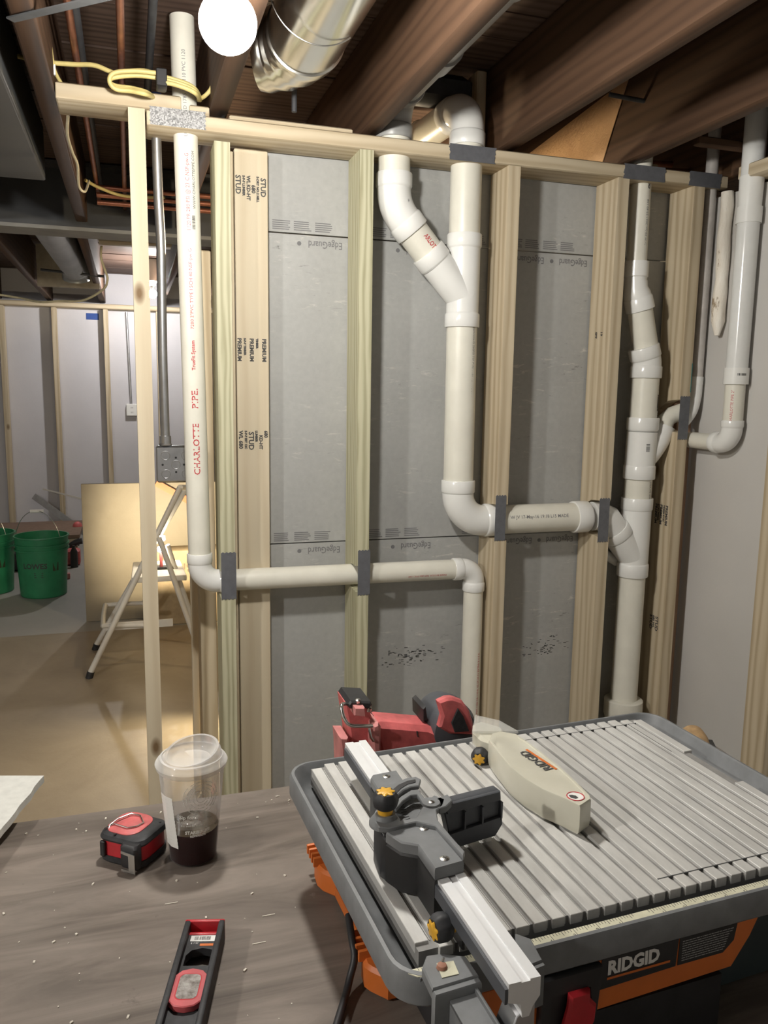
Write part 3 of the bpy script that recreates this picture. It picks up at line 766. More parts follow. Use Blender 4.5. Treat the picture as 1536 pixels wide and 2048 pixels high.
# log in the corner gap, bright light in its colour, boards on the right wall
post = MB(); rr = random.Random(4)
post.tube([(1.743+rr.uniform(-.002, .002), -0.040+rr.uniform(-.002, .002), 1.435+0.0425*k) for k in range(11)], [0.008]+[0.0195+rr.uniform(-.002, .002) for k in range(10)], seg=18)
tag(post.build('old_post', M['log']), 'peeling post, bright light in its colour, in the gap left of the glossy corner pipe', 'post')
lumber('wall_stud', (1.727, -0.392, 0.0), (1.7645, -0.303, 1.866), M['spruce_z'], 'flat stud on the pale wall at the right edge of the photo', 'stud')
lumber('wall_stud', (1.727, -0.86, 0.0), (1.7645, -0.77, 1.866), M['spruce_z'], 'flat stud on the pale right wall nearer the viewer, just outside the view', 'stud')
lumber('top_plate', (1.70, -3.0, 1.868), (1.80, -0.13, 1.906), M['spruce_y'], 'board end at the upper right corner over the glossy pipe', 'top plate')
# kraft paper between joists behind the plate
kp = [W(1012, 310, 0, 1.430), W(1258, 155, 0, 1.430), W(1203, 332, 0, 1.430), W(1190, 345, 0, 1.430)]
mb = MB(); pts = [(-kp[1].y, kp[1].z), (-kp[2].y, kp[2].z), (-kp[2].y-0.02, 1.90), (-0.9, 1.90), (-0.9, 2.10)]
mb.prism([(p[0], p[1]) for p in pts], 0, 0.0025, Matrix(((0, 0, 1, 1.4285), (-1, 0, 0, 0), (0, 1, 0, 0), (0, 0, 0, 1))))
tag(mb.build('kraft_sheet', M['kraft'], smooth=False), 'wrinkled orange kraft paper lit from behind above the top plate', 'paper')
0 and lumber('blocking_board', (0.669, 0.30, 1.99), (1.02, 0.335, 2.16), M['old_x'], 'dark blocking between joists behind the pipe elbow', 'board')
o = MB().box((0.72, 0.16, 2.08), (0.99, 0.24, 2.165), bev=0.02).build('iron_fitting', M['iron']); tag(o, 'dark iron fitting up between joists over the pipe elbow', 'fitting')
o = MB().box((0.985, 0.13, 1.93), (1.015, 0.20, 2.17), bev=0.004).build('split_board', M['spruce_z']); tag(o, 'rough split board end right of the pipe elbow', 'board')
lumber('joist_block', (1.385, 0.25, 1.95), (1.425, 0.30, 2.17), M['old_z'], 'dark upright block far back between the right joists', 'block') if False else None
0 and lumber('joist_block', (1.30, -0.02, 1.95), (1.40, 0.016, 2.17), M['old_z'], 'dark upright block between joists above the right pipe stack', 'block')
o = MB().cyl(W(1218, 189, 1, 0.0), W(1312, 207, 1, -0.05), 0.0065, seg=12).build('cross_rod', M['iron']); tag(o, 'thin dark rod between the two right joists', 'rod')
# horizontal brace, copper pipes and scrap above right
mb = MB(); mb.box((1.50, 0.2, 1.935), (1.66, 0.235, 1.99)); o = mb.build('nailing_block', M['spruce_x']); tag(o, 'lit wood block behind the plate at far right', 'block')
for i, (z, yy) in enumerate(((2.0, 0.35), (2.05, 0.45))):
    o = MB().cyl((1.50, yy, z), (2.6, yy-0.25, z), 0.011, seg=12).build('copper_tube', M['copper']); tag(o, ['dusty copper tube behind the right plate, lower one', 'dusty copper tube behind the right plate, upper one'][i], 'pipe')
lumber('cross_board', (1.56, -0.13, 1.955), (3.0, -0.10, 1.978), M['old_x'], 'thin red brown board sloping past the thin pipe top at right', 'board')
# lamps
def bulb(c, r, strength, label, col=(1.0, 0.965, 0.90), base=M['label'], drop=True, hang=0.06):
    c = Vector(c); rt = root('light_bulb', c-Vector((0, 0, r)), label, 'light bulb')
    MB().sphere(c, r, 32, 20).build('globe', emis('lamp_glow_%s' % label[:6], col, strength), rt)
    mb = MB(); mb.rev(c+Vector((0, 0, r*0.93)), (0, 0, 1), [(0, r*0.35), (0.012, r*0.34), (0.03, 0.014), (hang*0.6, 0.014)], seg=24)
    mb.build('screw_base', M['chrome'], rt)
    mb = MB(); mb.rev(c+Vector((0, 0, r*0.93+hang*0.5)), (0, 0, 1), [(0, 0.022), (0.02, 0.026), (0.03, 0.05), (max(0.035, SUBZ-c.z-r*0.93-hang*0.5-0.002), 0.055)], seg=28)
    mb.build('lamp_holder', M['label'], rt)
    return rt
BC = Vector((0.157, -0.845, 1.790))
bulb(BC, 0.043, MAIN_BULB, 'big glowing round bulb hanging near the silver duct')
fb = W(305, 588, 1, 4.2)
bulb(fb, 0.032, FAR_BULB, 'small glowing bulb far off between lone stud and conduit', col=(1.0, 0.97, 0.94))
bulb((0.76, 0.70, 1.79), 0.035, BACK_BULB, 'bulb in the back room hidden by the grey drywall', col=(1.0, 0.80, 0.52))
bulb((-1.5, -1.7, 1.84), 0.05, 780.0, 'bulb far left of the viewer, outside the photo')  # out-of-view bulb added as fill for bench and wall
# silver duct with elbow
dx, dz = 0.405, 2.045
mb = MB(); du = root('round_duct', (dx, -0.25, dz), 'shiny silver round duct hanging between joists, upper middle', 'duct')
rD = 0.088
pr = [(0, rD)]
mb.rev((dx, -2.6, dz), (0, 1, 0), [(0, rD), (1.1, rD), (1.102, rD+0.003), (1.11, rD+0.003), (1.112, rD), (2.36, rD), (2.362, rD+0.004), (2.372, rD+0.004), (2.374, rD)], seg=48, cap0=False, cap1=False)
M['duct'] = plain('shiny_duct', (0.72, 0.71, 0.66), 0.22, metal=1.0, var=0.08, nscale=5)
mb.build('duct_run', M['duct'], du)
mb = MB(); c0 = Vector((dx, -0.226, dz)); pth = []
for i in range(9):
    t = R(70)*i/8; pth.append(c0+Vector((-0.13*(1-math.cos(t)), 0.13*math.sin(t), 0.0)))
rings = [rD*(1.03 if i % 2 else 0.985) for i in range(9)]
mb.tube(pth, rings, seg=44); mb.build('elbow', M['duct'], du)
MB().cyl((0.42, -0.02, 1.945), (0.42, -0.02, 2.04), 0.007, seg=10).build('hanger_rod', M['iron'], du)
mb = MB(); mb.tube([Vector((dx-0.012+math.cos(t)*0.104, -0.42, dz+0.008+math.sin(t)*0.104)) for t in [PI*0.92+PI*0.8*i/24 for i in range(25)]], 0.0016, seg=8); mb.build('hanger_wire', M['chrome'], du)
# far round duct
mb = MB(); du2 = root('round_duct', (-0.33, 3.0, 1.98), 'dull grey round duct beyond the steel beam at left', 'duct')
mb.rev((-0.345, 1.85, 2.01), (0.02, 1, 0.0), [(0, 0.085), (1.6, 0.085), (1.61, 0.09), (1.63, 0.09), (1.64, 0.085)], seg=36, cap0=False)
M['duct2'] = plain('dull_duct', (0.33, 0.34, 0.34), 0.4, metal=0.6, var=0.15, nscale=6)
mb.build('duct_run', M['duct2'], du2)
mb = MB(); mb.tube([Vector((-0.31, 3.49, 2.01))+Vector((0, 0.12*math.sin(t), -0.10*(1-math.cos(t)))) for t in [R(9)*i for i in range(9)]], 0.085, seg=32); mb.build('elbow', M['duct2'], du2)
o = MB().box((-0.56, 3.75, 1.90), (-0.17, 3.78, 2.17)).build('dusty_board', M['spruce_x']); o.data.materials[0] = plain('dusty_panel', (0.30, 0.26, 0.20), 0.7); tag(o, 'dusty panel between far joists behind the round duct', 'panel')
o = MB().cyl((-0.50, 3.35, 1.955), (-0.13, 3.35, 1.935), 0.008, seg=10).build('hanger_strap', M['iron']); tag(o, 'thin rod under the far round duct', 'rod')
# box beam pieces beyond beam right of the joist
lumber('joist_block', (-0.12, 2.05, 1.935), (0.22, 2.16, 1.975), M['spruce_x'], 'pale edged wood block hanging beyond the beam left of the lone stud', 'block')
lumber('joist_block', (-0.105, 1.92, 1.98), (0.21, 1.99, 2.10), M['old_x'], 'brown board crossing behind conduit and tall pipe beyond the beam', 'board')
# strap conduit across the joists, top left
a = W(36, 34, 2, JB-0.004); b = W(215, -8, 2, JB-0.004)
dv = (b-a).normalized(); a0 = a-dv*0.02; b0 = b+dv*0.25
mb = MB(); mb.box((0, -0.0095, -0.003), ((b0-a0).length, 0.0095, 0.0), Matrix.Translation(a0) @ Matrix.Rotation(math.atan2(dv.y, dv.x), 4, 'Z'))
tag(mb.build('metal_strap', plain('dull_strap', (0.11, 0.115, 0.12), 0.5, metal=0.3), smooth=False), 'grey flat metal strap across the joists at top left', 'strap')
# copper pipes along the joist bay
for i, (px, m_, rr_, z_, lb) in enumerate(((150, 'copper', 0.0085, 2.03, 'thin copper pipe nearest the left joist overhead'), (242, 'copper', 0.0085, 2.02, 'thin copper pipe in the middle of the bay over the coiled cable'), (160, 'iron', 0.012, 2.06, 'dark iron pipe beside the left copper pipe overhead'), (300, 'iron', 0.010, 2.08, 'dark pipe overhead just left of the tall white pipe'))):
    p = W(px, 100, 2, z_)
    o = MB().cyl((p.x, -2.5, z_), (p.x, 1.68, z_), rr_, seg=14).build('overhead_pipe', M[m_]); tag(o, lb, 'pipe')
for i, (z_, y_) in enumerate(((1.985, 1.30), (1.965, 1.34), (1.945, 1.38))):
    o = MB().cyl((-0.10, y_, z_+0.03), (0.60, y_, z_+0.03), 0.010, seg=14).build('cross_pipe', M['copper']); tag(o, ['uppermost of three copper pipes crossing behind the lone stud', 'middle of three copper pipes crossing behind the lone stud', 'lowest of three copper pipes crossing behind the lone stud'][i], 'pipe')
# cables
def cable(pts, r, label, m=None, name='electric_cable', flat=1.0):
    o = MB().tube(spline(pts, 8), r, seg=10).build(name, m or M['cable']); return tag(o, label, 'cable')
def WZ(px, py, z): return W(px, py, 2, z)
def WY(px, py, y): return W(px, py, 1, y)
cable([WY(84, -20, -0.05), WY(92, 40, -0.03), WY(100, 90, 0.0), WY(108, 138, 0.02), WY(122, 166, 0.05)], 0.0045, 'yellow cable running down the side of the left joist')
cable([WY(108, 126, 0.03), WY(150, 129, 0.02), WY(190, 131, 0.0), WY(232, 147, -0.01), WY(262, 142, -0.02), WY(290, 142, -0.02), WY(316, 150, -0.02)], 0.0055, 'yellow cable from the joist to the coil by the tall pipe')
cr_ = random.Random(2)
for i, (up, dn) in enumerate(((0, 0), (5, 9), (-4, 16))):
    yb = -0.03-0.012*i
    cable([WY(312, 150+up, yb), WY(270, 146+up, yb), WY(228, 150+up, yb), WY(219, 163, yb+0.005), WY(232, 172+dn*0.4, yb+0.01), WY(262, 176+dn*0.4, yb+0.01), WY(292, 184+dn*0.3, yb), WY(309, 196, 0.02)], 0.0052, ['outermost loop of yellow cable coil left of the tall pipe', 'middle loop of yellow cable coil left of the tall pipe', 'inner loop of yellow cable coil left of the tall pipe'][i])
for i in range(3):
    yb = -0.035-0.012*i
    cable([WY(318, 152+i*6, yb), WY(345, 158+i*5, yb-0.005), WY(375, 168+i*5, yb-0.005), WY(392, 180+i*4, yb), WY(400, 196+i*2, 0.02)], 0.0052, ['upper strand of yellow cable passing before the tall pipe', 'middle strand of yellow cable passing before the tall pipe', 'lower strand of yellow cable passing before the tall pipe'][i])
o = MB().box(WY(313, 171, -0.067), WY(332, 150, -0.022), bev=0.003).build('black_tape', M['black']) ; tag(o, 'black tape wrapped around the yellow cable coil', 'tape')
cable([WY(396, 200, 0.03), WY(412, 190, 0.0), WY(424, 172, 0.0), WY(426, 140, 0.02), WY(424, 110, 0.04), WY(430, 70, 0.05)], 0.0050, 'yellow cable rising beside the tall pipe toward the bulb joist')
cable([WZ(136, 232, 1.93), WY(135, 270, 0.3), WY(145, 305, 0.45), WY(155, 330, 0.55), WY(158, 372, 0.7), WY(170, 383, 0.75), WY(178, 362, 0.9)], 0.004, 'thin pale cable wandering along the left joist side', M['cablew'])
cable([WY(-5, 103, 0.25), WY(25, 110, 0.22), WY(55, 117, 0.20)], 0.0055, 'yellow cable end left of the scuffed joist')
cable([WY(170, 360, 1.2), WY(200, 376, 1.25), WY(250, 392, 1.3), WY(330, 395, 1.3)], 0.006, 'yellow cable sagging under the beam behind the lone stud')
cable([WY(203, 492, 2.35), WY(202, 515, 2.35), WY(210, 540, 2.4), WY(215, 560, 2.4), WY(205, 580, 2.45), WY(165, 601, 2.6), WY(120, 602, 2.7), WY(80, 604, 2.8), WY(40, 596, 3.0), WY(-10, 588, 3.1)], 0.0062, 'pale yellow cable looping low across the far ceiling at left', plain('bright_cable', (0.75, 0.68, 0.45), 0.5))
st = MB(); st.box(WY(106, 149, 0.012), WY(111, 131, 0.02)); tag(st.build('cable_staple', M['label']), 'white staple holding yellow cable to the joist', 'staple')
# conduit with junction box
cb = root('conduit', (0.09, 0.10, 1.0), 'steel conduit with blue cap beside the lone stud, ending in a square box', 'conduit')
CY = 0.102
cpts_ = [W(px, py, 1, CY) for px, py in ((312, 203), (312, 245), (314, 320), (317, 400), (321.5, 480), (323, 560), (325, 700), (328, 800), (331, 885))]
mb = MB(); mb.tube(spline(cpts_, 8), 0.0122, seg=24); mb.build('tube', M['galv'], cb)
ct = W(312, 209, 1, CY); MB().cyl(ct, ct+Vector((0, 0, 0.026)), 0.0138, seg=24).build('end_cap', M['bluecap'], cb)
bx, bz = W(313, 930, 1, 0.088).x, W(313, 892, 1, 0.088).z
mb = MB(); mb.rev((cpts_[-1].x, CY, bz), (0, 0, 1), [(0, 0.0160), (0.003, 0.0175), (0.006, 0.0150), (0.026, 0.0150), (0.027, 0.012)], seg=24); mb.build('connector', M['galv'], cb)
MB().box((bx, 0.088, bz-0.100), (bx+0.100, 0.124, bz), bev=0.005).build('junction_box', M['galv'], cb)
mb = MB(); kx, kz = bx-0.062, bz-1.094
for (cx, cz, r_) in ((0.086, 1.068, 0.0115), (0.0865, 1.018, 0.0115), (0.113, 1.043, 0.0115), (0.140, 1.068, 0.0115), (0.140, 1.018, 0.0115)):
    mb.mat(M['galv']); mb.tube([(cx+kx+math.cos(t)*r_, 0.0876, cz+kz+math.sin(t)*r_) for t in [2*PI*i/20 for i in range(21)]], 0.0009, seg=6)
mb.mat(M['black'])
for (cx, cz) in ((0.113, 1.062), (0.113, 1.023), (0.078, 1.043), (0.134, 1.043)): mb.cyl((cx+kx, 0.0885, cz+kz), (cx+kx, 0.0873, cz+kz), 0.003, seg=10)
mb.build('knockouts', None, cb)

# ------------------------------------------------------------ far room
FY = 5.0
for i, px in enumerate((6, 110, 212, 316)):
    x = W(px+5, 800, 1, FY-0.09).x
    lumber('far_stud', (x-0.019-0.0, FY-0.09, 0.0), (x+0.019, FY, 1.872), M['spruce_z'], ['far wall stud at the very left edge', 'far wall stud left of the blue tape', 'far wall stud right of the blue tape', 'far wall stud hidden behind conduit and lone stud'][i], 'stud', bev=0.003)
lumber('far_top_plate', (-3.0, FY-0.09, 1.874), (3.0, FY, 1.912), M['spruce_x'], 'top plate of the far left wall above the blue tape', 'top plate')
for px in (-110, 420, 520):
    x = W(px, 800, 1, FY-0.09).x
    lumber('far_stud', (x-0.019, FY-0.09, 0.0), (x+0.019, FY, 1.872), M['spruce_z'], {-110: 'far wall stud left of the view', 420: 'far wall stud behind the tall pipe', 520: 'far wall stud behind the grey drywall'}[px], 'stud')
wp = MB(); 
wp.box((-3.0, FY+0.002, 0), (3.2, FY+0.03, 1.90)); struct(wp.build('wall_panel_back', M['farwall'], smooth=False))
bpy.data.objects[-1] if False else None
a = W(172, 626, 1, FY); b = W(198, 640, 1, FY)
tag(MB().box((a.x, FY-0.001, b.z), (b.x, FY+0.001, a.z)).build('blue_tape', M['blue'], smooth=False), 'small piece of blue painter tape on the far wall', 'tape')
# outlet and its conduit
oc = root('wall_outlet', W(268, 820, 1, FY), 'white outlet box with thin riser on the far wall', 'outlet')
p = W(264, 820, 1, FY-0.02)
MB().box((p.x-0.045, FY-0.04, p.z-0.05), (p.x+0.04, FY, p.z+0.05), bev=0.005).build('box', M['label'], oc)
mb = MB(); mb.mat(M['inkb'])
for k in (-1, 1):
    for q in (-0.006, 0.006): mb.box((p.x+q-0.0015, FY-0.042, p.z+k*0.02-0.006), (p.x+q+0.0015, FY-0.04, p.z+k*0.02+0.006))
mb.build('socket', None, oc)
MB().cyl((p.x-0.005, FY-0.012, p.z+0.05), (p.x-0.02, FY-0.012, 1.86), 0.010, seg=12).build('riser', M['galv'], oc)
# platform / low table with junk
tb = root('work_platform', W(80, 1080, 1, 4.2), 'low dark table along the far wall behind the green buckets', 'table')
a = W(160, 1066, 1, 4.0)
MB().box((-2.6, 3.95, a.z-0.03), (a.x, 4.6, a.z), bev=0.004).build('table_top', plain('dark_table', (0.10, 0.08, 0.07), 0.6), tb)
MB().box((-2.6, 3.98, a.z-0.14), (a.x-0.02, 4.01, a.z-0.03)).build('apron', M['spruce_x'], tb)
bpy.data.objects[tb.children[-1].name].data.materials[0] = plain('brown_apron', (0.20, 0.13, 0.09), 0.7)
for k, (lx, ly) in enumerate(((a.x-0.10, 4.0), (a.x-0.10, 4.5), (-2.4, 4.0), (-2.4, 4.5))):
    MB().box((lx, ly, 0), (lx+0.06, ly+0.06, a.z-0.03)).build('leg', plain('dark_table', (0.1, 0.08, 0.07)), tb)
tz = a.z
# metal rule and strip leaning on the wall
def bar(p, q, w, t, m, label, name, cat):
    p, q = Vector(p), Vector(q); d = (q-p).normalized(); s_ = d.cross(Vector((0, 1, 0))).normalized()*w/2
    mb = MB(); mb.loft([[x+s_, x-s_, x-s_+Vector((0, t, 0)), x+s_+Vector((0, t, 0))] for x in (p, q)])
    return tag(mb.build(name, m, smooth=False), label, cat)
bar(W(67, 992, 1, 4.86), W(192, 1082, 1, 4.62), 0.05, 0.006, M['ruler_s'], 'grey perforated metal bar leaning slanted on the far wall', 'metal_bar', 'metal bar')
bar(W(85, 978, 1, 4.80), W(165, 998, 1, 4.60), 0.012, 0.006, M['white'], 'thin white strip slanting behind the tan board', 'white_strip', 'strip')
o = MB().sphere(W(155, 1052, 1, 4.3), 0.035, 16, 10).build('red_ball', M['redd']); tag(o, 'round dusty red thing on the far table edge', 'knob')
# clutter under the table
def clutter(px, py, y, s_, m, label, name, cat, shape='box'):
    p = W(px, py, 1, y); mb = MB()
    if shape == 'box': mb.box((p.x-s_[0]/2, y-s_[1]/2, max(0.0, p.z-s_[2]/2)), (p.x+s_[0]/2, y+s_[1]/2, p.z+s_[2]/2), bev=min(s_)*0.12)
    else: mb.rev((p.x, y, 0.0), (0, 0, 1), [(0, s_[0]/2), (s_[2]*0.8, s_[0]/2*0.95), (s_[2], s_[0]*0.2), (s_[2]*1.1, s_[0]*0.18)], seg=20)
    return tag(mb.build(name, m), label, cat)
clutter(146, 1120, 3.8, (0.10, 0.1, 0.16), M['redd'], 'small red container right of the green bucket', 'red_container', 'container')
clutter(150, 1155, 3.7, (0.05, 0.05, 0.14), M['black'], 'dark bottle between bucket and tan board', 'dark_bottle', 'bottle', 'rev')
clutter(40, 1130, 3.7, (0.16, 0.1, 0.2), M['iron'], 'dark box in the gap between the two green buckets', 'dark_box', 'box')
clutter(136, 1165, 3.35, (0.03, 0.03, 0.13), M['pinkred'], 'short pink red post right of the green bucket', 'red_post', 'post')
t = MB(); c = W(166, 1120, 1, 3.9)
t.tube([c+Vector((math.cos(q)*0.12, 0, math.sin(q)*0.14)) for q in [PI*0.5+PI*i/16 for i in range(17)]], 0.022, seg=12)
tag(t.build('black_hose', M['black']), 'curved black hose at the left edge of the tan board', 'hose')
# buckets
def bucket(x, y, label, rot=0):
    b = root('green_bucket', (x, y, 0), label, 'bucket', 'green buckets by the far table')
    mb = MB(); r0, r1, h = 0.130, 0.148, 0.365
    mb.rev((x, y, 0), (0, 0, 1), [(0.0, r0-0.006), (0.006, r0), (h-0.085, r1-0.003), (h-0.085, r1+0.006), (h-0.075, r1+0.006), (h-0.075, r1-0.001), (h-0.055, r1), (h-0.055, r1+0.008), (h-0.045, r1+0.008), (h-0.045, r1), (h-0.008, r1+0.002), (h-0.006, r1+0.009), (h, r1+0.008), (h, r1-0.001), (0.01, r0-0.004)], seg=48)
    mb.build('pail', M['green'], b)
    mb = MB(); hp = []
    for i in range(17):
        t = PI*i/16; hp.append(Vector((x+math.cos(t)*0.125+0.03, y-0.06, h-0.10+math.sin(t)*0.30)))
    mb.tube([Vector((x-0.02+0.155*math.cos(t)*math.cos(0.5), y-0.155*math.sin(0.5)*math.cos(t), h-0.07+0.215*math.sin(t))) for t in [PI*i/20 for i in range(21)]], 0.0022, seg=8)
    mb.build('handle', M['chrome'], b)
    MB().cyl((x-0.055, y, h+0.143), (x+0.02, y-0.0, h+0.143), 0.010, seg=12).build('grip', M['label'], b)
    mk = MB(); n = Vector((CAM.x-x, CAM.y-y, 0)).normalized(); f = oncyl((x, y, 0), (n.y*-1, n.x, 0), n, 0.1) if False else None
    fb = lambda X, Y: (lambda an: Vector((x+math.cos(an)*(0.1405+0.04*(Y))-0.0, y+math.sin(an)*(0.1405+0.04*Y), 0.185+Y)))(math.atan2(n.y, n.x)+(X)/0.138)
    text(mk, 'LOWES', 0.042, lambda X, Y: fb(X-0.115, Y), bold=0.0012)
    for k in range(3): rect(mk, lambda X, Y: fb(X, Y), -0.05, -0.03-k*0.012, 0.0, -0.026-k*0.012)
    mk.build('printed_marking', M['inkb'], b)
    mk = MB(); rect(mk, lambda X, Y: fb(X, Y), 0.055, -0.02, 0.09, 0.03, 2); mk.build('label', plain('bucket_label', (0.05, 0.06, 0.03)), b)
    return b
pb = W(85, 1196, 2, 0.0); bucket(pb.x, pb.y+0.10, 'green bucket with raised wire handle near the far table')
pb2 = W(-28, 1186, 2, 0.0); bucket(pb2.x+0.02, pb2.y+0.05, 'green bucket cut off by the left edge of the photo')
# brown floor paper
fp = MB(); q = [WZ(-400, 1330, 0), WZ(0, 1290, 0), WZ(290, 1255, 0), WZ(480, 1250, 0)]
fp.box((-2.6, -1.2, 0.0), (0.9, 1.0, 0.0015)); fp.box((-0.75, 1.0, 0.0), (0.9, 2.1, 0.0015))
tag(fp.build('floor_paper', M['floorpaper'], smooth=False), 'brown protective paper covering the floor behind the lone stud', 'floor covering')
# tan board + carton behind the stool
a = W(163, 968, 1, 2.28); b = W(172, 1268, 2, 0.0)
YB = 2.28
xa = W(167, 1100, 1, YB).x; zt = W(163, 968, 1, YB).z
tag(MB().box((xa, YB, 0.0), (xa+1.1, YB+0.016, zt), bev=0.002).build('tan_board', M['mdf']), 'large tan board standing behind the step stool', 'board')
cbx = MB().box((0.07, 2.12, 0.0), (0.62, 2.26, 0.40), bev=0.003).build('cardboard_box', plain('cardboard', (0.40, 0.31, 0.19), 0.7), None)
tag(cbx, 'low cardboard carton with upside down print behind the stool', 'box')
mk = MB(); text(mk, 'Br', 0.075, onplane((0.30, 2.1195, 0.33), (-1, 0, 0), (0, 0, -1))); mk.build('printed_marking', plain('box_print', (0.22, 0.17, 0.11)), cbx)
cbx.children[0].location = (0, 0, 0); cbx.children[0]['_o']
# step stool
st = root('step_stool', (0, 1.6, 0), 'white folding step stool carrying the glowing work light', 'step stool')
yn, yf = 1.47, 1.85
def leg(name, pts, r, y_):
    MB().tube([W(px, py, 1, y_) for px, py in pts], r, seg=14).build(name, M['white'], st)
N1, N2 = W(178, 1357, 2, 0.0), W(190, 1300, 2, 0.0)
def ln(p, q, r, name='leg', m=None): return MB().cyl(p, q, r, seg=16).build(name, m or M['white'], st)
for (foot, topp) in ((N1+Vector((0, 0, 0.012)), W(360, 975, 1, N1.y+0.02)), (N2+Vector((0, 0, 0.012)), W(373, 975, 1, N2.y-0.12))):
    ln(foot, topp, 0.0125); ln(foot-Vector((0, 0, 0.011)), foot+(topp-foot).normalized()*0.02, 0.0155, 'rubber_foot', M['rubber'])
ln(W(360, 975, 1, N1.y+0.02), W(373, 975, 1, N2.y-0.12), 0.0125, 'top_rail')
R1, R2 = W(412, 1340, 2, 0.0), W(402, 1290, 2, 0.0)
for (foot, topp) in ((R1, W(318, 1075, 1, R1.y+0.0)), (R2, W(335, 1090, 1, R2.y-0.1))):
    ln(foot, topp, 0.0115, 'rear_leg')
pz = W(300, 1140, 1, 1.55)
mb = MB(); A, B, C_, D = W(262, 1150, 1, 1.56), W(372, 1152, 1, 1.56), W(360, 1118, 1, 1.86), W(270, 1116, 1, 1.86)
zz = A.z
mb.prism([(A.x, 1.50), (B.x, 1.50), (B.x-0.01, 1.84), (A.x+0.01, 1.84)], zz-0.025, zz, bev=0.004); mb.build('platform', M['white'], st)
u0, u1 = W(206, 1252, 1, N1.y+0.06), W(290, 1250, 1, N1.y+0.06)
mb = MB(); yy0, yy1 = N1.y+0.06, N2.y+0.02
mb.tube(spline([Vector((u1.x, yy0, u1.z)), Vector((u0.x+0.02, yy0, u0.z)), Vector((u0.x, yy0+0.03, u0.z)), Vector((u0.x, yy1-0.03, u0.z)), Vector((u0.x+0.02, yy1, u0.z)), Vector((u1.x, yy1, u0.z))]), 0.011, seg=12); mb.build('lower_step', M['white'], st)
MB().box((u0.x+0.01, yy0-0.003, u0.z-0.022), (u1.x+0.12, yy0+0.003, u0.z+0.012)).build('step_bar', M['white'], st)
bar(W(312, 966, 1, 2.258), W(385, 1006, 1, 2.258), 0.035, 0.02, M['orange'], 'orange bar slanting behind the stool top', 'orange_bar', 'bar')
# work light on the stool: twin warm heads
wl = root('work_light', (0.03, 1.66, zz), 'small glowing work light standing on the step stool', 'lamp')
hp = W(322, 1088, 1, 1.62)
MB().box((hp.x-0.03, 1.635, zz), (hp.x+0.05, 1.68, zz+0.012)).build('stand', M['black'], wl)
MB().cyl((hp.x, 1.655, zz), (hp.x, 1.655, hp.z+0.03), 0.008, seg=10).build('post', M['redd'], wl)
for k, dzz in enumerate((0.024, -0.028)):
    MB().box((hp.x-0.016, 1.628, hp.z+dzz-0.012), (hp.x+0.02, 1.650, hp.z+dzz+0.012), bev=0.004).build('lamp_head', emis('work_glow_%d' % k, (1.0, 0.86, 0.62), 70.0), wl)
def arealamp(name, loc, target, size, watt, col, spread=PI):
    ld = bpy.data.lights.new(name, 'AREA'); ld.size = size; ld.energy = watt; ld.color = col; ld.spread = spread
    o = bpy.data.objects.new(name, ld); COL.objects.link(o); o.location = loc
    o.rotation_euler = (Vector(target)-Vector(loc)).to_track_quat('-Z', 'Y').to_euler(); o.parent = None
    return o
def spot(name, loc, target, ang, watt, col, rad=0.02, blend=0.5):
    ld = bpy.data.lights.new(name, 'SPOT'); ld.spot_size = R(ang); ld.spot_blend = blend; ld.energy = watt; ld.color = col; ld.shadow_soft_size = rad
    o = bpy.data.objects.new(name, ld); COL.objects.link(o); o.location = loc
    o.rotation_euler = (Vector(target)-Vector(loc)).to_track_quat('-Z', 'Y').to_euler(); return o
spot('work_lamp_beam', (hp.x+0.035, 1.662, hp.z+0.0), (hp.x+0.30, 2.3, 0.52), 125, 5.0*WORK, (1.0, 0.84, 0.58))
# second work lamp on the floor behind the wall, beaming along the paper
w2 = root('floor_work_light', (0.52, 0.80, 0.0), 'work light on the floor behind the drywall', 'lamp')
MB().box((0.44, 0.80, 0.0), (0.60, 0.90, 0.015)).build('stand', M['yellow'], w2)
MB().box((0.44, 0.845, 0.015), (0.58, 0.89, 0.31), bev=0.008).build('housing', M['yellow'], w2)
spot('floor_lamp_beam', (0.44, 0.83, 0.26), (-0.10, 0.42, 0.0), 105, SHOP_W, (1.0, 0.84, 0.55), 0.04, 0.9)
# white slab at the left edge
zt_ = 0.618
A = WZ(88, 1551, zt_); B = WZ(-2, 1664, zt_)
mb = MB(); 
e = (B-A).normalized()
Lx = [(A.x, A.y)]
rr = random.Random(9)
n = 22; P1 = A+e*0.42
edge = [(A.x+(P1.x-A.x)*k/n+rr.uniform(-.0012, .0012), A.y+(P1.y-A.y)*k/n+rr.uniform(-.0012, .0012)) for k in range(n+1)]
bk = WZ(0, 1551, zt_); bd_ = (bk-A).normalized(); Q = A+bd_*0.9
mb.mat(plain('cement_board', (0.62, 0.62, 0.58), 0.8, var=0.08, nscale=60, bmp=0.3)).prism(edge+[(Q.x-0.2, P1.y), (Q.x, Q.y)], BENCH+0.0165, zt_)
tag(mb.build('cement_board', None, smooth=False), 'pale cement board offcut with broken edge at the left edge', 'board')
tag(MB().box((-1.1, -1.5, BENCH), (-0.30, -0.92, BENCH+0.016)).build('scrap_plywood', M['spruce_x']), 'scrap board under the cement board left of the view', 'board')

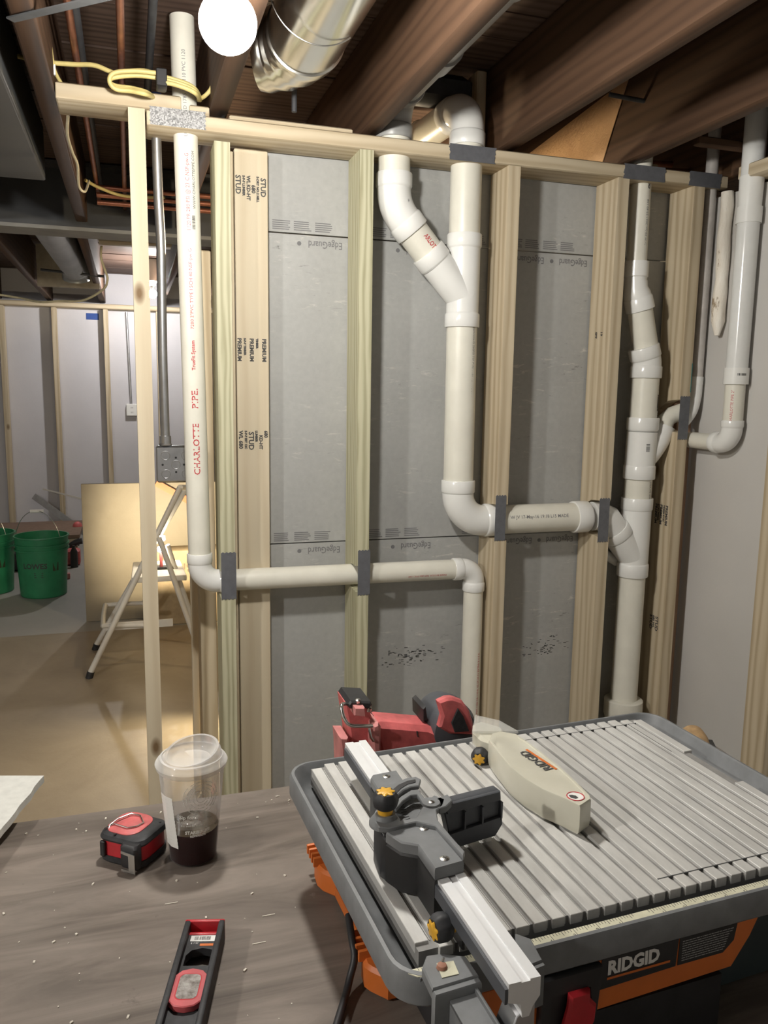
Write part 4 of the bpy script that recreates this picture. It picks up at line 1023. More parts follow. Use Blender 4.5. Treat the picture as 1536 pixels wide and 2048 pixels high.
# ------------------------------------------------------------ bench
bn = root('work_bench', (0.0, -1.6, 0.0), 'large dusty dark plywood bench top carrying saw, cup and tools', 'workbench')
rb = random.Random(11); bx0, bx1, by0, by1 = -1.25, 1.045, -2.12, -0.902
pts = [(bx0, by0), (bx1, by0)]
for k in range(1, 30): pts.append((bx1+rb.uniform(-.003, .003), by0+(by1-by0)*k/30))
pts += [(bx1, by1), (bx0, by1)]
mb = MB(); mb.prism(pts, BENCH-0.018, BENCH); mb.build('bench_top', M['ply'], bn, smooth=False)
for (x0, x1, y0, y1) in ((-1.0, -0.96, -2.05, -0.95), (0.85, 0.89, -2.05, -0.95)):
    MB().box((x0, y0, BENCH-0.108), (x1, y1, BENCH-0.018), bev=0.003).build('cross_beam', M['spruce_y'], bn)
    for (lx, ly) in ((x0, -2.0), (x0, -1.02)):
        mb = MB()
        for sgn in (-1, 1): mb.loft([[Vector((lx+0.02+sgn*s_+q, ly+w_, z)) for q, w_ in ((-0.02, 0), (0.02, 0), (0.02, 0.07), (-0.02, 0.07))] for s_, z in ((0.16, 0.0), (0.025, BENCH-0.05))])
        mb.build('leg', M['spruce_z'], bn, smooth=False)
dirt = MB(); dirt.mat(plain('pale_chip', (0.62, 0.58, 0.50), 0.7))
for i in range(330):
    x = rb.uniform(-0.28, 0.20) if i < 170 else rb.uniform(0.2, 1.0); y = rb.uniform(-1.60, -0.93) if i < 170 else rb.uniform(-0.97, -0.92); s_ = rb.choice((0.0007, 0.0009, 0.0012, 0.0022))
    if 0.02 < x < 0.12 and -1.12 < y < -1.01: continue
    dirt.box((x, y, BENCH), (x+s_*rb.uniform(1, 2.2), y+s_, BENCH+s_*0.8), Matrix.Translation(Vector((x, y, 0))) @ Matrix.Rotation(rb.uniform(0, 3), 4, 'Z') @ Matrix.Translation(Vector((-x, -y, 0))))
for (px, py) in ((330, 1810), (505, 1890), (525, 1834)):
    p = WZ(px, py, BENCH); dirt.box((p.x, p.y, BENCH), (p.x+0.016, p.y+0.0012, BENCH+0.001))
o = dirt.build('wood_chips', None, smooth=False); tag(o, 'scattered pale chips and sawdust crumbs on the dark bench', 'debris', kind='stuff')
# tan mallet handle and black strip behind the saw's right corner
o = MB(); p = WZ(1405, 1520, BENCH)
q0 = Vector((0.992, -0.965, BENCH+0.026)); hd = Vector((0.50, 0.86, 0.0)).normalized(); o.rev(q0-hd*0.13, hd, [(0, 0.020), (0.06, 0.023), (0.10, 0.025), (0.128, 0.022), (0.140, 0.014), (0.144, 0.004)], seg=28)
tag(o.build('mallet_handle', M['cork']), 'rounded tan wooden handle poking out behind the saw at right', 'handle')
a = WZ(1418, 1480, BENCH+0.004); b = WZ(1440, 1524, BENCH+0.004)
d_ = (b-a).normalized(); s_ = Vector((-d_.y, d_.x, 0))*0.006
mb = MB(); mb.prism([tuple((a+s_)[:2]), tuple((a-s_)[:2]), tuple((b+d_*0.1-s_)[:2]), tuple((b+d_*0.1+s_)[:2])], BENCH+0.0002, BENCH+0.005)
tag(mb.build('black_strip', M['black']), 'thin black strip lying on the bench right of the tan handle', 'strip')
# ------------------------------------------------------------ tile saw
SA = R(2.82); SO = Vector((0.2043, -1.5728, 0))
SM = Matrix.Translation(SO) @ Matrix.Rotation(SA, 4, 'Z'); SMI = SM.inverted()
def xf(mb, m=SM):
    for v in mb.bm.verts: v.co = m @ v.co
    return mb
def L(px, py, z):
    p = SMI @ W(px, py, 2, z); return (p.x, p.y)
def rloop(x0, y0, x1, y1, r, z, n=6):
    out = []
    for cx, cy, a0 in ((x1-r, y0+r, -90), (x1-r, y1-r, 0), (x0+r, y1-r, 90), (x0+r, y0+r, 180)):
        for i in range(n+1):
            t = R(a0+90*i/n); out.append(Vector((cx+r*math.cos(t), cy+r*math.sin(t), z)))
    return out
saw = root('tile_saw', SM @ Vector((0.30, 0.21, BENCH)), 'orange and grey tabletop tile saw with a ribbed metal table', 'tile saw')
TX, TY = 0.602, 0.430
mb = MB()
mb.loft([rloop(i, i, TX-i, TY-i, max(0.004, 0.035-i*0.6), z) for i, z in ((0.003, 0.7195), (0.0, 0.723), (0.0, 0.744), (0.0025, 0.750), (0.006, 0.7505), (0.008, 0.748), (0.014, 0.730), (0.024, 0.722))])
xf(mb).build('tray', M['gplas'], saw)
mb = MB(); mb.box((0.02, 0.004, 0.722), (0.585, 0.0165, 0.7488)); mb.box((0.02, 0.0165, 0.722), (0.585, 0.019, 0.745)); xf(mb).build('front_lip', M['gplas'], saw)
rl = MB(); rl.mat(M['rulery']).prism([(0.012, 0.012), (0.018, 0.006), (0.03, 0.0035), (0.585, 0.0035), (0.585, 0.0155), (0.012, 0.0155)], 0.7488, 0.7496)
rl.mat(M['inkb'])
Z0 = 0.257
for k in range(-88, 104):
    uu = Z0+k*0.0254/8
    if uu < 0.02 or uu > 0.583 or (abs(k) < 3): continue
    ln_ = 0.0085 if k % 8 == 0 else (0.0055 if k % 4 == 0 else 0.0035)
    rl.box((uu-0.00018, 0.0152-ln_, 0.7496), (uu+0.00018, 0.0152, 0.74985))
    if k % 8 == 0 and k: text(rl, str(abs(k)//8), 0.0065, lambda x, y, uu=uu: Vector((uu-0.0045+x, 0.0042+y, 0.7499)))
xf(rl).build('rule_scale', None, saw)
# ribbed table
mb = MB(); p0 = 0.0305; pitch = 0.0197
mb.mat(plain('grimy_groove', (0.24, 0.235, 0.225), 0.6, var=0.2)).box((0.031, 0.034, 0.728), (0.552, 0.406, 0.7495)); mb.mat(M['cast'])
nl = 27
for i in range(nl):
    ua = p0+i*pitch; ub = ua+0.0136
    segs = [(0.030, 0.409)]
    if i == 0: segs = [(0.042, 0.400)]
    if i == nl-1: segs = [(0.285, 0.398), (0.032, 0.190)]
    if i == nl-2: segs = [(0.030, 0.404)]
    for va, vb in segs:
        mb.box((ua, va, 0.742), (ub, vb, 0.7525), bev=0.0005)
        mb.box((ub+0.0018, va+0.003, 0.742), (ub+0.0027, vb-0.003, 0.7503))
xf(mb).build('ribbed_table', None, saw, smooth=False)
mb = MB()
mb.box((0.3065, 0.0492, 0.7485), (0.552, 0.0504, 0.7528)); xf(mb).build('table_seam', M['inkb'], saw); mb = MB(); mb.box((0.33, 0.388, 0.7485), (0.54, 0.3888, 0.7528)); mb.box((0.5245, 0.29, 0.7485), (0.5253, 0.3885, 0.7528))
xf(mb).build('table_seam', M['inkb'], saw)
# housing
XZ = Matrix(((1, 0, 0, 0), (0, 0, 1, 0), (0, 1, 0, 0), (0, 0, 0, 1)))   # outline (u, z), extruded along v
mb = MB(); mb.prism([(0.075, 0.7205), (0.402, 0.7205), (0.393, 0.698), (0.370, 0.667), (0.195, 0.662), (0.085, 0.655), (0.075, 0.665)], 0.0042, 0.40, XZ, bev=0.004)
mb.prism([(0.048, 0.612), (0.36, 0.612), (0.36, 0.598), (0.048, 0.598)], 0.21, 0.35, XZ, bev=0.003)
xf(mb).build('housing', M['orange'], saw)
mb = MB(); mb.box((0.078, 0.012, 0.595), (0.365, 0.385, 0.657)); xf(mb).build('shaded_pan', M['black'], saw)  # black inset stands for the shade under the housing
for (va, vb) in ((0.352, 0.415), (0.162, 0.215)):
    mb = MB(); mb.prism([(0.075, va), (0.075, vb), (0.048, vb), (0.036, vb-0.010), (0.034, (va+vb)/2), (0.038, va+0.018), (0.052, va)], BENCH+0.0003, 0.622, bev=0.004)
    for q in range(4): mb.box((0.030, va+0.035+q*0.011, 0.618), (0.062, va+0.039+q*0.011, 0.632), bev=0.001)
    xf(mb).build('foot', M['orange'], saw)
for va in (0.05, 0.36):
    mb = MB(); mb.box((0.34, va, BENCH+0.0003), (0.37, va+0.03, 0.60), bev=0.004); xf(mb).build('foot', M['black'], saw)
mb = MB(); mb.prism([(0.405, 0.70), (0.58, 0.70), (0.58, 0.60), (0.40, 0.595), (0.385, 0.64)], 0.05, 0.38, XZ, bev=0.01)
xf(mb).build('reservoir', plain('dark_teal_plastic', (0.028, 0.042, 0.047), 0.45), saw)
fr = 0.0038
bd1 = MB(); bd1.prism([(0.2075, 0.719), (0.2062, 0.6875), (0.2955, 0.690), (0.2975, 0.719)], fr-0.0006, fr, XZ); 
xf(bd1).build('badge', M['black'], saw)
FP = lambda x, z: (lambda X, Y: SM @ Vector((x+X, fr-0.0011, z+Y)))
mk = MB(); text(mk, 'RIDGID', 0.0195, FP(0.2140, 0.7022), bold=0.0009, sx=0.93); xf_ = mk.build('brand_lettering', plain('logo_white', (0.75, 0.75, 0.73), 0.5, var=0), saw)
mk = MB(); rect(mk, FP(0, 0), 0.2140, 0.6965, 0.2880, 0.6990); mk.build('badge_stripe', M['orange'], saw)
bd2 = MB(); bd2.prism([(0.299, 0.719), (0.298, 0.690), (0.355, 0.690), (0.368, 0.701), (0.371, 0.719)], fr-0.0006, fr, XZ); w_ = xf(bd2).build('warning_label', M['black'], saw)
mk = MB(); rb = random.Random(3)
for q in range(9):
    z = 0.7150-q*0.0026; x1 = 0.366-q*0.0014
    x = 0.302
    while x < x1-0.002:
        w = rb.uniform(0.0015, 0.006); rect(mk, FP(0, 0), x, z, min(x1, x+w), z+0.0009); x += w+0.0007
mk.build('printed_marking', plain('fine_print', (0.40, 0.40, 0.39), 0.6, var=0), saw)
# switch
mb = MB(); mb.prism([(0.138, 0.7195), (0.2035, 0.7195), (0.203, 0.700), (0.2005, 0.672), (0.193, 0.672), (0.190, 0.700), (0.150, 0.700), (0.148, 0.655), (0.138, 0.655)], -0.004, 0.004, XZ, bev=0.0015)
mb.box((0.138, 0.0, 0.655), (0.197, 0.0035, 0.705)); xf(mb).build('switch_housing', M['black'], saw)
mb = MB(); mb.prism([(0.166, 0.702), (0.188, 0.702), (0.189, 0.692), (0.196, 0.684), (0.195, 0.668), (0.188, 0.658), (0.166, 0.655), (0.160, 0.668), (0.165, 0.688)], -0.010, -0.001, XZ, bev=0.003)
xf(mb).build('switch_paddle', M['red'], saw)
cpts = [W(697, 1830, 2, 0.64), W(704, 1880, 2, 0.63), W(709, 1915, 2, 0.62), W(700, 1955, 2, 0.605), W(690, 1995, 2, 0.597), W(668, 2070, 2, 0.5955), W(640, 2200, 2, 0.5955)]
MB().tube(spline(cpts, 8), 0.0042, seg=12).build('power_cord', M['black'], saw)

# ------------------------------------------------------------ rip fence with angle gauge
mf = root('fence_gauge', SM @ Vector((0.075, 0.15, 0.7525)), 'silver rail with grey angle gauge and two black and yellow knobs lying across the saw', 'saw fence')
ZT = 0.800
RA = math.atan2(0.009, 0.445)
RM = Matrix.Translation((0.0700, -0.083, 0)) @ Matrix.Rotation(-RA, 4, 'Z')
rp = [(-0.014, ZT), (-0.003, ZT), (-0.003, ZT-0.0012), (0.0048, ZT-0.0012), (0.0048, ZT+0.0004), (0.014, ZT+0.0004), (0.014, 0.784), (0.008, 0.776), (0.005, 0.768), (-0.001, 0.768), (-0.003, 0.780), (-0.014, 0.784)]
mb = MB(); mb.prism(rp, 0.0, 0.447, RM @ XZ); xf(mb).build('rail', M['alu'], mf)
mb = MB(); mb.prism([(-0.0170, 0.796), (-0.0145, 0.796), (-0.0145, 0.783), (-0.0170, 0.783)], 0.0, 0.44, RM @ XZ); xf(mb).build('rail_side', M['gdark'], mf)
mb = MB(); mb.prism([(-0.004, 0.767), (0.012, 0.775), (0.013, 0.73), (0.008, 0.712), (0.0, 0.712), (-0.002, 0.73), (-0.012, 0.745)], 0.003, 0.026, RM @ XZ, bev=0.001); xf(mb).build('end_bracket', M['galv'], mf)
bpy.data.objects[mf.children[-1].name].data.materials[0] = M['gdark']
# rectangular tube under the front left of the rail, with bolt
mb = MB(); o_, i_ = [(-0.040, 0.752), (-0.016, 0.757), (-0.014, 0.690), (-0.040, 0.690)], None
mb.prism(o_, 0.0, 0.003, RM @ XZ); 
mb.box((-0.040, 0.0, 0.690), (-0.037, 0.06, 0.752), RM); mb.box((-0.0165, 0.0, 0.690), (-0.0140, 0.06, 0.757), RM); mb.box((-0.040, 0.0, 0.750), (-0.014, 0.06, 0.753), RM)
mb.mat(M['gplas']); mb.mat(M['black']); mb.prism([(-0.037, 0.746), (-0.017, 0.749), (-0.017, 0.694), (-0.037, 0.694)], -0.0006, 0.0, RM @ XZ); xf(mb).build('mounting_channel', None, mf)  # black sheet stands for the shade inside the open tube
mb = MB(); c_ = RM @ Vector((-0.0405, 0.018, 0.722)); mb.rev(c_, (-1, -0.1, 0), [(0, 0.0062), (0.004, 0.0060), (0.006, 0.0045), (0.007, 0.0)], seg=20); xf(mb).build('bolt', M['chrome'], mf)
mb = MB(); mb.prism([(0.018, 0.745), (0.024, 0.735), (0.027, 0.70), (0.019, 0.70)], 0.0, 0.012, RM @ XZ, bev=0.001); xf(mb).build('clamp_tongue', M['black'], mf)
# clamps over the front lip
def lp(pts, z): return [L(px, py, z) for px, py in pts]
mb = MB(); mb.prism(lp([(853, 1910), (877, 1906), (932, 1911), (958, 1950), (865, 1978), (844, 1934)], 0.763), 0.7515, 0.763, bev=0.0015)
q = lp([(865, 1978), (958, 1950)], 0.763)
mb.prism([(q[0][0], q[0][1]+0.001), (q[1][0], q[1][1]+0.001), (q[1][0], q[1][1]-0.006), (q[0][0], q[0][1]-0.006)], 0.712, 0.761, bev=0.0015)
xf(mb).build('clamp', M['gplas'], mf)
mb = MB(); mb.prism(lp([(873, 1927), (907, 1922), (918, 1948), (884, 1956)], 0.7635), 0.7632, 0.7638); xf(mb).build('clamp_window', M['rulery'], mf)
mb = MB(); mb.mat(plain('rusty_screw', (0.30, 0.14, 0.09), 0.7)); q = L(884, 1930, 0.766); mb.rev((q[0], q[1], 0.7635), (0, 0, 1), [(0, 0.005), (0.003, 0.004), (0.004, 0)], seg=10)
mb.mat(M['chrome']); mb.rev((q[0]+0.002, q[1]+0.003, 0.7655), (0.4, 0.3, 1), [(0, 0.002), (0.004, 0.0012)], seg=8); xf(mb).build('clamp_screw', None, mf)
mb = MB(); mb.prism(lp([(1030, 1868), (1062, 1879), (1085, 1922), (1060, 1932), (1030, 1900)], 0.756), 0.742, 0.757, bev=0.001)
q = lp([(1060, 1932), (1085, 1922)], 0.756)
mb.prism([(q[0][0], q[0][1]+0.002), (q[1][0], q[1][1]+0.002), (q[1][0], q[1][1]-0.004), (q[0][0], q[0][1]-0.004)], 0.716, 0.755); xf(mb).build('clamp', M['gplas'], mf)
# gauge body
ZG = 0.812
mb = MB()
bodyp = [(772, 1664), (800, 1650), (835, 1643), (868, 1652), (928, 1722), (870, 1738), (836, 1690), (802, 1684)]
backp = [(741, 1556), (745, 1549), (793, 1540), (802, 1553), (822, 1580), (780, 1610), (762, 1590)]
quadp = [(755, 1600), (785, 1585), (815, 1575), (840, 1580), (868, 1650), (835, 1652), (800, 1662), (768, 1668), (752, 1640)]
mb.prism(lp(bodyp, ZG), 0.7995, ZG, bev=0.0015)
mb.prism(lp(backp, 0.808), 0.797, 0.808, bev=0.0015)
mb.prism(lp(quadp, 0.803), 0.790, 0.803, bev=0.001)
xf(mb).build('gauge_body', M['gplas'], mf)
mb = MB(); mb.prism(lp(bodyp, ZG), 0.757, 0.7996, bev=0.002); mb.prism(lp(backp, 0.808), 0.757, 0.7975, bev=0.002); mb.prism(lp(quadp, 0.803), 0.757, 0.7905, bev=0.002)
xf(mb).build('gauge_base', plain('shaded_black_plastic', (0.014, 0.014, 0.015), 0.55), mf)  # near-black lower sides: shade below the grey tops put into the colour
mb = MB(); 
mb.prism(lp([(748, 1650), (770, 1666), (800, 1684), (838, 1692), (860, 1722), (846, 1715), (815, 1700), (775, 1690), (760, 1680)], 0.795), 0.753, 0.80, bev=0.002); xf(mb).build('gauge_skirt', M['black'], mf)
# swinging arm
ZA = 0.8165
mb = MB()
mb.prism(lp([(750, 1642), (752, 1628), (768, 1617), (790, 1622), (801, 1641), (832, 1635), (842, 1618), (854, 1600), (868, 1590), (890, 1598), (886, 1611), (873, 1620), (876, 1640), (908, 1678), (930, 1702), (926, 1712), (900, 1684), (871, 1651), (832, 1643), (802, 1650), (778, 1656), (758, 1654)], ZA), ZA-0.0062, ZA, bev=0.001)
mb.rev(tuple(L(862, 1607, ZA))+(ZA,), (0, 0, 1), [(0, 0.0105), (0.002, 0.0095), (0.002, 0.0)], seg=28)
kb = L(770, 1641, ZG)
mb.rev((kb[0], kb[1], ZG-0.004), (0, 0, 1), [(0, 0.0165), (0.003, 0.0165), (0.010, 0.0115), (0.0125, 0.0105)], seg=32)
arc_o = lp([(757, 1606), (764, 1590), (778, 1573), (795, 1562), (815, 1555), (832, 1553), (842, 1558)], ZA+0.002); arc_i = lp([(838, 1571), (822, 1573), (808, 1579), (797, 1588), (788, 1600), (784, 1612)], ZA+0.002)
mb.prism(arc_o+arc_i, ZA-0.003, ZA+0.002, bev=0.001)
mb.prism(lp([(783, 1612), (802, 1592), (822, 1580), (838, 1580), (852, 1600), (846, 1606), (834, 1589), (822, 1590), (806, 1601), (793, 1616)], ZA), ZA-0.005, ZA, bev=0.0008)
arm = xf(mb).build('swing_arm', M['gplas'], mf)
mb = MB(); mb.prism(lp([(774, 1598), (781, 1583), (797, 1570), (815, 1562), (831, 1559), (831, 1565), (815, 1569), (802, 1577), (788, 1592)], ZA+0.0022), ZA+0.0021, ZA+0.0026); xf(mb).build('slot', M['black'], mf)
mk = MB(); 
for k in range(7):
    a_ = L(797+k*1.5, 1608+k*5.5, 0.8035); b_ = L(808+k*2, 1609+k*4.6, 0.8035)
    d_ = Vector((b_[0]-a_[0], b_[1]-a_[1])); n_ = Vector((-d_.y, d_.x)).normalized()*0.00025
    mk.prism([(a_[0]+n_.x, a_[1]+n_.y), (b_[0]+n_.x, b_[1]+n_.y), (b_[0]-n_.x, b_[1]-n_.y), (a_[0]-n_.x, a_[1]-n_.y)], 0.8032, 0.8036)
for k in range(6):
    a_ = L(820+k*6, 1654-k*1.5, ZG); b_ = L(824+k*6, 1648-k*1.2, ZG)
    mk.prism([a_, (a_[0]+0.0005, a_[1]), (b_[0]+0.0005, b_[1]), b_], ZG, ZG+0.0003)
o1 = L(814, 1618, 0.8036); text(mk, '15 30 45', 0.005, lambda X, Y: Vector((o1[0]+X*0.9, o1[1]+Y, 0.8036)))
xf(mk).build('angle_marks', M['inkb'], mf)
for (px, py, z, r_) in ((773, 1553, 0.808, 0.0045), (848, 1657, ZG, 0.0047), (889, 1717, ZG, 0.0047), (863, 1604, ZA+0.002, 0.0036)):
    q = L(px, py, z); mb = MB(); mb.mat(M['chrome']).rev((q[0], q[1], z), (0, 0, 1), [(-0.002, r_), (0.0004, r_), (0.0012, r_*0.6), (0.0012, 0.0)], seg=20)
    mb.mat(M['black']); mb.box((q[0]-r_*0.45, q[1]-0.0004, z+0.001), (q[0]+r_*0.45, q[1]+0.0004, z+0.0014)); mb.box((q[0]-0.0004, q[1]-r_*0.45, z+0.001), (q[0]+0.0004, q[1]+r_*0.45, z+0.0014))
    xf(mb).build('screw', None, mf)
# flag plate
q0, q1, q2, q3 = L(892, 1608, 0.812), L(1002, 1580, 0.812), L(1003, 1655, 0.765), L(925, 1680, 0.757)
fu = Vector((q1[0]-q0[0], q1[1]-q0[1], 0)); fn = Vector((fu.y, -fu.x, 0)).normalized(); ful = fu.length; fu.normalize()
FB = Matrix(((fu.x, 0, -fn.x, q0[0]), (fu.y, 0, -fn.y, q0[1]), (0, 1, 0, 0.812), (0, 0, 0, 1)))
mb = MB(); hgt = 0.053
mb.prism([(-0.004, 0.001), (ful-0.003, 0.001), (ful, -0.003), (ful+0.002, -hgt+0.012), (ful-0.008, -hgt), (0.018, -hgt), (0.006, -hgt+0.012)], 0.0, 0.012, FB, bev=0.0012)
for t in (0.30, 0.62, 0.97): 
    mb.prism([(ful*t, -0.012), (ful*t+0.002, -0.012), (ful*t+0.002, -0.031), (ful*t, -0.033)], -0.005, 0.001, FB)
mb.prism([(0.002, -0.034), (ful, -0.029), (ful+0.001, -hgt+0.014), (ful-0.008, -hgt+0.002), (0.018, -hgt+0.001), (0.008, -hgt+0.012)], -0.0045, 0.001, FB, bev=0.001)
mb.prism([(-0.004, 0.001), (ful-0.003, 0.001), (ful-0.002, -0.010), (0.0, -0.010)], -0.004, 0.001, FB, bev=0.001)
xf(mb).build('stop_plate', M['gdark'], mf)
mb = MB(); q = L(893, 1604, ZA); mb.prism([L(866, 1600, ZA), L(895, 1588, ZA), L(905, 1600, ZA), L(893, 1612, ZA), L(880, 1616, ZA)], ZA-0.008, ZA, bev=0.001); xf(mb).build('hinge', M['gplas'], mf)
mb = MB()
for t in (0.25, 0.75): 
    c_ = FB @ Vector((ful*t+0.005, -hgt-0.001, 0.004)); mb.box((c_.x-0.003, c_.y-0.003, 0.7527), (c_.x+0.003, c_.y+0.003, c_.z+0.002))
xf(mb).build('pad', M['label'], mf)
# knobs
def starknob(name, o, d, r, parent, T=SM):
    kn = MB(); d = Vector(d).normalized(); a, b = frame(d); o = Vector(o)
    def ring(h, rr_, amp):
        return [o+d*h+(a*math.cos(t)+b*math.sin(t))*(rr_*(1+amp*math.cos(7*t))) for t in angs(56)]
    kn.mat(M['rubber']); kn.loft([ring(0.0, r*0.72, 0), ring(0.003, r*0.95, 0.02), ring(0.008, r*1.03, 0.03), ring(0.013, r*0.98, 0.03), ring(0.017, r*0.76, 0.03)])
    for v in kn.bm.verts: v.co = T @ v.co
    k = kn.build(name, None, parent)
    y_ = MB(); y_.mat(M['yellow']); y_.rev(o-d*0.008, d, [(0, r*0.55), (0.008, r*0.66)], seg=28)
    y_.loft([ring(0.0160, r*0.60, 0.20), ring(0.0176, r*0.64, 0.18), ring(0.0184, r*0.50, 0.18)])
    for v in y_.bm.verts: v.co = T @ v.co
    y_.build('yellow_inlay', None, k)
    return k
starknob('knob', (kb[0], kb[1], 0.8265), (0, 0, 1), 0.0132, mf)
k2 = L(886, 1852, 0.775)
starknob('knob', (k2[0]+0.006, k2[1], 0.775), (-1, -0.15, 0), 0.0125, mf)
mb = MB(); mb.cyl((k2[0]+0.006, k2[1], 0.775), (0.070, k2[1], 0.775), 0.004, seg=14); mb.box((k2[0]+0.014, k2[1]-0.012, 0.755), (0.068, k2[1]+0.016, 0.772), bev=0.001); xf(mb).build('knob_mount', M['black'], mf)

# ------------------------------------------------------------ blade guard
gd = root('blade_guard', SM @ Vector((0.26, 0.24, 0.7525)), 'milky plastic blade guard lying on the ribbed saw table', 'blade guard')
GZ0, GZ1 = 0.755, 0.791
def G(pts, z): return [L(900+x/2.415, 1400+y/2.415, z) for x, y in pts]
top_ = [(188, 192), (205, 160), (240, 150), (318, 163), (370, 198), (440, 250), (530, 322), (600, 385), (655, 440), (676, 462), (680, 478), (628, 512), (560, 478), (450, 432), (360, 378), (290, 322), (240, 262), (208, 222)]
mb = MB(); t2 = G(top_, GZ1)
cx = sum(p[0] for p in t2)/len(t2); cy = sum(p[1] for p in t2)/len(t2)
def shr(pts, k, off=(0, 0)): return [Vector((cx+(p[0]-cx)*k+off[0], cy+(p[1]-cy)*k+off[1])) for p in pts]
rings = []
for k, z in ((0.97, GZ0), (0.995, GZ0+0.003), (1.01, GZ0+0.012), (1.005, GZ1-0.002), (0.99, GZ1), (0.90, GZ1), (0.875, GZ1-0.0012)):
    rings.append([Vector((p.x, p.y, z)) for p in shr(t2, k)])
mb.loft(rings); xf(mb).build('shell', M['guard'], gd)
mb = MB(); mb.prism(G([(110, 112), (150, 100), (250, 128), (262, 150), (222, 172), (196, 200), (150, 185), (112, 150)], 0.785), GZ0+0.008, 0.785, bev=0.004); xf(mb).build('neck', M['guard'], gd)
mb = MB(); a1, a2_ = G([(106, 150), (122, 72), (238, 98), (330, 150)], 0.790), None
mb.prism(a1, 0.7865, 0.790); mb.prism(G([(112, 150), (195, 195), (200, 205), (108, 160)], 0.776), 0.758, 0.776); xf(mb).build('clear_flap', M['guardclear'], gd)
TR = L(1104, 1538, GZ1); TD = L(1047, 1500, GZ1); d_ = Vector((TD[0]-TR[0], TD[1]-TR[1], 0)); wl_ = d_.length; d_.normalize(); n_ = Vector((-d_.y, d_.x, 0))
mk = MB(); vs, fs = textgeo('RIDGID', 0.018, 'LEFT', 0.0004); wid = max(v[0] for v in vs)
text(mk, 'RIDGID', 0.018, lambda X, Y: Vector((TR[0], TR[1], GZ1-0.0006))+d_*(X*wl_/wid*0.97)+n_*(Y-0.003)+Vector((0, 0, 0.0002)), bold=0.0004)
xf(mk).build('brand_lettering', M['inkb'], gd)
mk = MB(); mk.prism([tuple((Vector((TR[0], TR[1], 0))+d_*x_+n_*y_)[:2]) for x_, y_ in ((-0.002, -0.007), (wl_+0.001, -0.007), (wl_+0.001, -0.0038), (-0.002, -0.0038))], GZ1-0.001, GZ1-0.0004); xf(mk).build('brand_stripe', M['orange'], gd)
sk = L(1151, 1593, GZ1)
mk = MB(); mk.mat(M['label']).cyl((sk[0], sk[1], GZ1-0.0005), (sk[0], sk[1], GZ1+0.0002), 0.0098, seg=32)
mk.mat(M['red']).tube([(sk[0]+math.cos(t)*0.0098, sk[1]+math.sin(t)*0.0098, GZ1+0.0003) for t in [2*PI*i/32 for i in range(33)]], 0.0006, seg=6)
mk.mat(M['inkb']).prism([(sk[0]-0.006, sk[1]+0.005), (sk[0]-0.002, sk[1]+0.004), (sk[0]+0.001, sk[1]+0.001), (sk[0]+0.001, sk[1]-0.004), (sk[0]-0.003, sk[1]-0.005), (sk[0]-0.007, sk[1]-0.001)], GZ1+0.0002, GZ1+0.0005)
xf(mk).build('warning_sticker', None, gd)
gk = L(962, 1500, 0.768)
starknob('knob', (gk[0], gk[1], 0.764), (-0.55, -0.75, -0.1), 0.0115, gd)

# ------------------------------------------------------------ red nailer behind the saw
NY = -1.02
nl_ = root('nail_gun', (0.42, NY, BENCH), 'red and black nail gun lying behind the saw', 'nail gun')
def N(pts, y=NY): 
    out = []
    for px, py in pts:
        p = W(px, py, 1, y); out.append((p.x, p.z))
    return out
def nprism(name, pts, y0, y1, m, bev=0.004, yref=None):
    mb = MB(); mb.prism(N(pts, yref if yref is not None else y0), y0, y1, XZ, bev=bev); return mb.build(name, m, nl_)
nprism('magazine', [(690, 1405), (735, 1405), (748, 1450), (757, 1496), (757, 1560), (697, 1560), (700, 1470)], NY-0.02, NY+0.03, M['redd'], 0.003)
nprism('magazine_foot', [(680, 1476), (697, 1476), (697, 1560), (684, 1560), (682, 1500)], NY-0.03, NY+0.02, M['pinkred'], 0.003)
nprism('nose', [(695, 1412), (702, 1402), (742, 1404), (745, 1412), (738, 1420), (725, 1416), (712, 1420), (700, 1418)], NY-0.032, NY+0.03, M['black'], 0.003)
nprism('nose_post', [(710, 1416), (730, 1416), (731, 1434), (709, 1432)], NY-0.045, NY-0.01, M['pinkred'], 0.002)
nprism('handle', [(748, 1450), (765, 1447), (860, 1455), (885, 1466), (948, 1470), (946, 1530), (765, 1530), (757, 1500)], NY-0.035, NY+0.02, M['redd'], 0.008)
nprism('handle_end', [(746, 1452), (758, 1447), (763, 1455), (762, 1530), (750, 1530), (744, 1485)], NY-0.043, NY+0.024, M['pinkred'], 0.004)
nprism('trigger_guard', [(742, 1425), (755, 1440), (800, 1448), (845, 1452), (845, 1462), (790, 1460), (750, 1452)], NY-0.005, NY+0.02, M['black'], 0.002)
mc = W(893, 1444, 1, NY)
mb = MB(); mb.rev((mc.x, NY+0.055, mc.z), (0, -1, 0), [(0, 0.020), (0.008, 0.034), (0.035, 0.041), (0.075, 0.0405), (0.092, 0.034), (0.100, 0.018), (0.102, 0.002)], seg=40); mb.build('motor_housing', M['gdark'], nl_)
nprism('motor_shell', [(876, 1404), (893, 1396), (905, 1395), (925, 1402), (938, 1420), (945, 1440), (950, 1470), (900, 1468), (878, 1455), (884, 1432)], NY-0.052, NY-0.035, M['redd'], 0.004, NY-0.05)
nprism('battery_inset', [(915, 1416), (926, 1432), (938, 1462), (909, 1464), (902, 1445)], NY-0.0545, NY-0.05, M['rubber'], 0.001, NY-0.052)
nprism('motor_grip', [(845, 1418), (852, 1412), (856, 1440), (846, 1445)], NY-0.02, NY+0.03, M['black'], 0.002)
mb = MB(); mb.box((0.39, NY-0.03, BENCH), (0.47, NY+0.04, 0.69), bev=0.005); mb.build('battery', M['rubber'], nl_)
